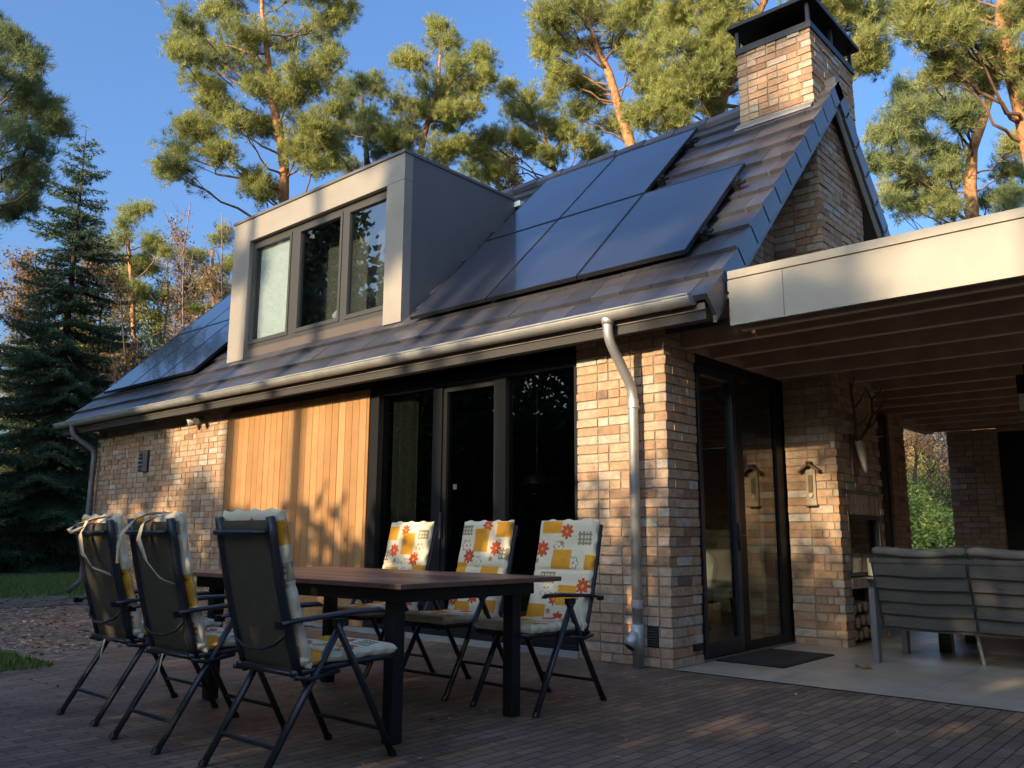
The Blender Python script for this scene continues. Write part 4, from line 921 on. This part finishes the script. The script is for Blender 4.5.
pine('thin pine behind the ridge between the round pine and the autumn oak',33,[(505,235,2.2),(500,190,2),(492,150,1.2)],
 [(485,175,10),(470,165,10),(500,160,9),(478,190,9),(455,180,10),(510,195,7),(590,185,8),(575,180,8),(540,190,8),(560,188,9)],seed=15,mat_leaf='bluepine',depth=2,tone=(.55,.25),bark='darkbark')
# spruce
def spruce(label,base,H,R0,seed,group=None,mat_leaf='spruce'):
    rs=np.random.RandomState(seed); t=thing('spruce_tree',label,'spruce tree',tuple(base),0,group)
    MB().tube([(0,0,0),(.03,0,H*.4),(0,.02,H*.8),(0,0,H)],[.17,.12,.05,.008],9).build('trunk',M['darkbark'],t,smooth=True)
    br=MB(); C=[];Dr=[];tn=[]
    z=H-.35
    while z>.35:
        q=(H-z)/H; Rm=R0*(q**.8)*rs.uniform(.8,1.12)+.15; nb=rs.randint(4,7); a0=rs.rand()*6.28
        for k in range(nb):
            a=a0+k*6.28/nb+rs.normal(0,.25); L=Rm*rs.uniform(.65,1.15); d=np.array([math.cos(a),math.sin(a),0]); droop=-.12-.35*q
            z0=z+rs.normal(0,.1); n=7; P=[np.array([0,0,z0])+d*L*i/n+np.array([0,0,droop*L*(i/n)*1.0+ .22*L*(i/n)**2.2]) for i in range(n+1)]
            br.tube(P,[.028*(1-i/(n+1))*min(1,L/2)+.005 for i in range(n+1)],4,cap=False)
            side=np.array([-d[1],d[0],0]); m_=int(L/.12)
            for i in range(m_):
                s_=(i+1)/m_; p=P[0]+(P[-1]-P[0])*0; f_=s_*n; i0=min(int(f_),n-1); p=P[i0]+(P[i0+1]-P[i0])*(f_-i0)
                for sg in (-1,1):
                    ln=.42*L*(1-s_)**.7*rs.uniform(.5,1)+.10; e=unit(side*sg+d*.8+np.array([0,0,-.25]))
                    st=max(1,int(ln/.10))
                    for j in range(st): C.append(p+e*ln*(j+.5)/st+np.array([0,0,-.10*(j/st)**2*ln*3])); Dr.append(e); tn.append(.25+.6*s_*rs.rand())
        z-=.30+.26*q*rs.rand()
    br.build('branch',M['darkbark'],t)
    C=np.array(C);Dr=np.array(Dr);tn=np.array(tn); k=9
    tri_mesh('crown',needles(C,Dr,.13,.016,k,.55,rs),np.repeat(tn,k),M[mat_leaf],t); return t
b=at(42,566,24); base=np.array([b[0],b[1],-.05])
def height_for(base,py):
    d=base-CAM; a=d@fw; # solve z so that pixel row = py
    k=(384-py)/F_PX; # (d+z*Z)@up = k*(d+zZ)@fw
    return (k*(d@fw)-(d@up))/(up[2]-k*fw[2])
H=height_for(base,128); spruce('tall dark spruce with drooping boughs and thin top left of the house',base,H,3.2,21)
b=at(-70,560,21); base=np.array([b[0],b[1],-.05]); spruce('second spruce cut off by the left edge of the view',base,height_for(base,230),2.4,22)
b=at(120,560,34); base=np.array([b[0],b[1],-.05]); spruce('smaller spruce farther back behind the left gable',base,height_for(base,330),2.2,23)
b=at(78,560,30); base=np.array([b[0],b[1],-.05]); spruce('mid height spruce just left of the gutter end',base,height_for(base,300),2.3,24)
b=at(8,560,29); base=np.array([b[0],b[1],-.05]); spruce('mid height spruce at the far left behind the tall one',base,height_for(base,270),2.6,25)
# broadleaved / bare trees
def bare(label,D,pts,spread,seed,leaf_=None,nleaf=0,name='bare_tree',cat='bare tree',bark='birchbark',group='bare and autumn trees at the forest edge',leafL=.09,levels=3,r0=.07,depthy=1):
    rs=np.random.RandomState(seed); ppm=F_PX/D; stems=[]
    base=at(pts[0][0],pts[0][1],D); base[2]=-.05; t=thing(name,label,cat,tuple(base),0,group); tr=MB(); br=MB(); tips=[]
    top=at(pts[1][0],pts[1][1],D)-base; n=8; P=[np.zeros(3)]
    for i in range(1,n+1): P.append(top*i/n+rs.normal(0,.06,3)*np.array([1,1,.2]))
    tr.tube(P,[r0*(1-.85*i/n)+.006 for i in range(n+1)],7); tr.build('trunk',M[bark],t,smooth=True)
    def grow(p,d,L,r,lv):
        n_=4; Q=[p]
        for i in range(n_): d=unit(d+rs.normal(0,.16,3)+np.array([0,0,.07])); Q.append(Q[-1]+d*L/n_)
        br.tube(Q,[max(.008,r*(1-.6*i/n_)) for i in range(n_+1)],4,cap=False)
        if lv==0: tips.extend(Q[1:]); return
        for k in range(rs.randint(3,5)):
            i=rs.randint(1,n_+1); dd=unit(d+rs.normal(0,.55,3)*np.array([1,1,.6])+np.array([0,0,.15])); grow(Q[i],dd,L*rs.uniform(.5,.75),r*.5,lv-1)
    Ht=np.linalg.norm(top)
    nb=int(9+Ht*1.5)
    for k in range(nb):
        f_=rs.uniform(.22,1.0); i=min(int(f_*n),n-1); p=P[i]+(P[i+1]-P[i])*(f_*n-i); a=rs.rand()*6.28
        d=unit(np.array([math.cos(a),math.sin(a),rs.uniform(.5,1.3)])); L=spread*(1.1-.65*f_)*rs.uniform(.6,1.1)
        grow(p,d,L,r0*.32*(1.15-f_),levels-1)
    br.build('branch',M[bark],t)
    if leaf_:
        T_=np.array(tips); ix=rs.randint(0,len(T_),nleaf); C=T_[ix]+rs.normal(0,.10,(nleaf,3)); T=leaves(C,leafL,rs,1); tn=np.clip(rs.rand(nleaf),0,1); tri_mesh('crown',T,np.concatenate([tn,tn]),M[leaf_],t)
    return t
bare('leafless birch with fine reddish twigs left of the dormer',30,[(186,560),(186,202)],1.5,31)
bare('slim leafless tree touching the left side of the dormer',31,[(214,560),(222,212)],1.3,32)
bare('leafless multi twigged tree above the left solar panels',27,[(160,560),(170,262)],1.8,33,levels=3)
bare('dark crooked bare tree right of the spruce trunk',24,[(150,560),(122,300)],1.9,34,bark='darkbark')
bare('brown leaved oak behind the top of the spruce',34,[(95,560),(100,265)],2.6,35,'autumn',9000,'oak_tree','oak tree',leafL=.13)
bare('brown leaved oak behind the left edge of the spruce',30,[(25,560),(15,250)],2.6,36,'autumn',8000,'oak_tree','oak tree',leafL=.12)
bare('rust coloured oak above the left solar panels',40,[(185,560),(190,262)],3.0,37,'autumn',8000,'oak_tree','oak tree',leafL=.15)
bare('yellow green young tree low between spruce and house wall',36,[(85,560),(90,350)],2.6,38,'brightshrub',11000,'young_tree','tree',leafL=.15)
bare('pale leaved young tree behind the left gutter end',33,[(120,560),(112,395)],2.2,39,'autumn',10000,'young_tree','tree',leafL=.14)
bare('broad olive green tree filling the gap right of the spruce top',37,[(140,560),(135,262)],3.0,45,'pineneedle',12000,'birch_tree','birch tree',leafL=.13)
bare('olive green birch between spruce and bare trees',39,[(165,560),(160,300)],2.8,46,'brightshrub',9000,'birch_tree','birch tree',leafL=.13)
bare('russet oak low behind the left solar panels',33,[(205,560),(206,300)],2.4,47,'autumn',5000,'oak_tree','oak tree',leafL=.12)
bare('yellow green tree at the far left behind the spruce boughs',36,[(55,560),(62,290)],2.8,48,'pineneedle',12000,'birch_tree','birch tree',leafL=.13)
bare('bright orange oak top peeping over the ridge beside the dormer',30,[(512,420),(512,168)],.95,40,'autumn',3500,'oak_tree','oak tree',leafL=.13)
# through the opening at the back of the terrace
bare('crooked dark oak seen through the opening in the terrace wall',30,[(922,560),(912,425)],2.4,41,'autumn',2600,'oak_tree','oak tree',bark='darkbark',r0=.13)
bare('rusty beech seen at the right of the terrace wall opening',35,[(944,556),(940,400)],2.4,42,'autumn',5200,'beech_tree','beech tree',leafL=.12)
bare('reddish oak seen at the left of the terrace wall opening',37,[(905,556),(903,395)],2.6,43,'autumn',5200,'oak_tree','oak tree',leafL=.13)
bare('tall bare tree in the woods behind the terrace wall opening',42,[(930,556),(932,380)],2.8,44,'autumn',5000,'oak_tree','oak tree',leafL=.15)
def shrub(label,c,rx,ry,h,N,L,m,seed,name='shrub',cat='shrub',group=None,dome=True):
    rs=np.random.RandomState(seed); t=thing(name,label,cat,(c[0],c[1],-.03),0,group)
    st=MB(); 
    for k in range(9):
        a=rs.rand()*6.28; e=np.array([rx*.75*math.cos(a)*rs.rand(),ry*.75*math.sin(a)*rs.rand(),h*rs.uniform(.6,.95)]); st.tube([(0,0,0),e*.5+rs.normal(0,.05,3),e],[.03,.02,.006],5,cap=False)
    st.build('stem',M['darkbark'],t)
    q=unit(rs.normal(0,1,(N,3)))*(rs.rand(N,1)**.35); z=np.abs(q[:,2])*h if dome else (rs.rand(N)*h)
    lump=1+.22*np.sin(q[:,0]*7+seed)+.18*np.sin(q[:,1]*8+z*3)
    C=np.stack([q[:,0]*rx*lump,q[:,1]*ry*lump,z*(1+.12*np.sin(q[:,0]*9+1)+.1*np.sin(q[:,0]*23+2))],1); T=leaves(C,L,rs,1)
    tn=np.clip(rs.normal(.5,.25,N),0,1); tri_mesh('foliage',T,np.concatenate([tn,tn]),M[m],t); return t
GS='evergreen shrubs under the trees on the left'
for i,(px,D,rx,h,lab) in enumerate([(-10,26,1.6,2.2,'dark evergreen shrub at the far left edge beneath the pines'),(28,25,1.5,1.9,'dark rhododendron left of the spruce trunk'),(62,27,1.5,2.4,'leafy dark shrub right of the spruce trunk'),(92,28,1.4,2.2,'dark shrub directly behind the left downpipe'),(10,31,2.0,3.2,'taller dark evergreen behind the left rhododendron'),(55,33,2.2,3.6,'tall dark evergreen mass behind the spruce'),(100,35,2.4,3.6,'tall evergreen behind the left corner of the house')]):
    b=at(px,566,D); shrub(lab,(b[0],b[1]),rx,rx*.9,h,int(5200*rx*h/4),.11,'shrub',50+i,group=GS)
GB='shrubs seen through the terrace wall opening'
for i,(px,D,rx,h,mm,lab) in enumerate([(915,28,1.6,2.7,'brightshrub','bright green shrub at the left of the wall opening'),(945,27,1.6,1.9,'brightshrub','sunlit yellow green shrub at the right of the wall opening'),(930,32,2.4,3.8,'brightshrub','taller green shrub in the middle of the wall opening'),(960,31,2.0,2.9,'shrub','darker shrub partly hidden behind the far brick wall')]):
    b=at(px,562,D); shrub(lab,(b[0],b[1]),rx,rx,h,int(1700*rx*h),.14,mm,70+i,group=GB)
# far woodland closing the horizon
def woodland(name,D,xr,h,N,mm,L,seed,loc_py=560):
    rs=np.random.RandomState(seed); px=rs.uniform(*xr,N); dd=D+rs.uniform(-6,10,N)
    P=np.array([at(a,loc_py,d) for a,d in zip(px,dd)]); hh=h*(.75+.25*np.sin(px*.05+seed)+.15*np.sin(px*.13)); P[:,2]=rs.rand(N)**.8*hh
    T=leaves(P,L,rs,1); tn=rs.rand(N); o=tri_mesh(name,T,np.concatenate([tn,tn]),M[mm]); o['kind']='stuff'; return o
woodland('far_woodland',52,(-350,320),13.0,60000,'autumn',.34,81); woodland('far_woodland',48,(-350,320),9.0,20000,'shrub',.40,82)
woodland('far_woodland',50,(650,1400),10,18000,'autumn',.42,83); woodland('far_woodland',46,(650,1400),4.5,12000,'shrub',.38,84)
# ------------------------------------------------------------------ garden behind the photographer (casts the shade, shows in the glass)
SL=.277
HY=-13.
def shade_hedge(label,x0,x1,z0,z1,seed,y=HY,m='shrub',dens=1.0,name='hedge',cat='hedge',thick=.9,group='hedges and foliage added behind the photographer for shade',L=.31):
    rs=np.random.RandomState(seed); t=thing(name,label,cat,((x0+x1)/2,y,-.03),0,group); st=MB()
    for k in range(max(2,int((x1-x0)/1.2))):
        xx=x0-(x0+x1)/2+(k+.5)*(x1-x0)/max(2,int((x1-x0)/1.2)); st.tube([(xx,0,0),(xx+rs.normal(0,.1),rs.normal(0,.1),(z0+z1)/2)],[.08,.03],6)
    st.build('stem',M['darkbark'],t)
    N=int((x1-x0)*(z1-z0)*330*dens); X=rs.uniform(x0,x1,N); top=z1+.13*np.sin(X*3.1+seed)+.10*np.sin(X*7.7)+.05*np.sin(X*17)
    Z=z0+(top-z0)*rs.rand(N); C=np.stack([X-(x0+x1)/2,rs.uniform(-thick/2,thick/2,N),Z+.03],1)
    T=leaves(C,L,rs,1); tn=rs.rand(N); tri_mesh('foliage',T,np.concatenate([tn,tn]),M[m],t); return t
o13=-HY*SL  # added hedge, its heights set by the shade line on the facade
shade_hedge('tall unseen hedge added behind the photographer for shade, left part',-16,-1.78,0,o13+.85,91)
shade_hedge('tall unseen hedge added behind the photographer for shade, middle part',-1.78,-.02,0,o13+.30,92)
shade_hedge('tall unseen hedge added behind the photographer for shade, right part',-.02,10,0,o13+1.38,93)
shade_hedge('slab of foliage added behind the photographer to shade the corner pier',-.93,.15,o13+.72,o13+1.14,94,name='shade_foliage',cat='tree')  # foliage added only to cast shade on the pier
def shade_pine(label,x,y,H,seed,crown0,Rc,r=.16,n=32,lean=0):
    rs=np.random.RandomState(seed); t=thing('pine_tree',label,'pine tree',(x,y,-.05),0,'pines behind the photographer')
    MB().tube([(0,0,0),(lean*.4,0,H*.5),(lean,0,H)],[r,r*.75,r*.25],9).build('trunk',M['pinebark'],t,smooth=True)
    br=MB(); C=[]
    for k in range(n):
        z=crown0+(H-crown0)*rs.rand(); a=rs.rand()*6.28; L=Rc*rs.uniform(.4,1)*(1-.45*(z-crown0)/(H-crown0)); e=np.array([math.cos(a)*L+lean*z/H,math.sin(a)*L,z+.3*L])
        P=bez((lean*z/H,0,z-.2),e,-.05,rs,5); br.tube(P,[.045,.035,.028,.02,.014,.008],5,cap=False); q=unit(rs.normal(0,1,(46,3)))*(rs.rand(46,1)**.45)*rs.uniform(.45,.85); q[:,2]*=.55; C.append(e+q)
    br.build('branch',M['darkbark'],t); C=np.concatenate(C); D_=unit(rs.normal(0,1,C.shape)+np.array([0,0,.6])); T=needles(C,D_,.28,.03,14,.7,rs); tri_mesh('crown',T,np.repeat(rs.rand(len(C)),14),M['pineneedle'],t)
for i,a in enumerate([(-9.4,-17,14,5.6,2.3),(-5.95,-15.5,15,8.6,2.0),(-4.45,-19,16,10.4,2.2),(-2.2,-16,13,8.6,1.6),(3.2,-18,15,8.6,2.0),(-7.9,-22,17,8.5,2.2),(4.4,-15,14,6.8,2.2),(-12.5,-19,15,5.5,2.6),(-15,-14,13,4.6,2.4),(7.5,-17,15,6,2.6),(-1.7,-24,18,11.5,2.2)]):
    shade_pine('pine behind the photographer, number counted from none: %s'%['behind the left lawn','left of the photographer','tall one left','slim one close behind','right behind the terrace side','tall far left','near right','far left','leftmost','rightmost','tallest farther back'][i],a[0]-.36,a[1]-8,a[2]+2.2,100+i,a[3]+2.2,a[4])
for o in bpy.data.objects:
    if 'label' in o and 'number counted' in o['label']: o['label']=o['label'].replace(', number counted from none:',',')

# dark wood on the left; conifers added on the right to block sky light
def side_wood(x0,x1,y0,y1,H,n,seed,word):
    rs=np.random.RandomState(seed)
    names=['tallest','slender','leaning','broad','bushy','ragged','narrow','pointed','open','dense','drooping','twisted','low crowned','high crowned']
    for i in range(n):
        x=rs.uniform(x0,x1); y=y0+(y1-y0)*(i+.5)/n+rs.normal(0,.8); h=H*rs.uniform(.8,1.15)
        t=thing('conifer_tree','%s dark conifer in the wood %s'%(names[i%len(names)],word),'conifer',(x,y,-.05),0,'dark conifers '+word)
        MB().tube([(0,0,0),(0,0,h*.6),(0,0,h)],[.2,.13,.03],7).build('trunk',M['darkbark'],t)
        N=5200; z=h*(.04+.96*rs.rand(N)**.9); rr=(.35+2.6*(1-z/h)**.6)*np.sqrt(rs.rand(N)); rr*=1+.3*np.sin(z*4+seed+i); a=rs.rand(N)*6.28
        C=np.stack([rr*np.cos(a),rr*np.sin(a),z],1); T=leaves(C,.42,rs,1); tn=rs.rand(N); tri_mesh('crown',T,np.concatenate([tn,tn]),M['spruce'],t)
side_wood(-27,-20.8,-24,-7,12,12,201,'beyond the left lawn')
side_wood(-20.5,-11.5,-33,-16.5,14.5,14,202,'behind the left side of the lawn')
side_wood(13,17,-12,8,6,6,203,'added right of the terrace to block sky light')

for i,a in enumerate([(1.7,-24,10.3,8.7,1.5,5,'low crowned, in line with the canopy fascia'),(-1.6,-30,15.2,11.3,1.9,16,'tall, in line with the solar panels'),(-10.4,-31,15.5,11.0,2.4,16,'tall, in line with the left gable'),(.3,-30,15.4,12.3,2.0,8,'tall and sparse, in line with the chimney'),(-9.0,-29,12.5,8.8,2.2,12,'bushy, in line with the wall lamp')]):
    shade_pine('pine behind the photographer, '+a[6],a[0],a[1],a[2],131+i,a[3],a[4],n=a[5])
p=at(537,484,7.9); ip=thing('indoor_pendant','small dark pendant lamp glimpsed inside through the large glazing','pendant lamp',tuple(p))
MB().tube([(0,0,0),(0,0,.05),(0,0,.10),(0,0,.12)],[.13,.115,.05,.015],18,cap=False).build('lamp_shade',M['black'],ip,smooth=True)
MB().tube([(0,0,.01),(0,0,.05),(0,0,.07)],[.035,.045,.02],12).build('bulb',M['white'],ip,smooth=True)
MB().tube([(0,0,.12),(0,0,2.5-p[2])],.006,6).build('cord',M['black'],ip)
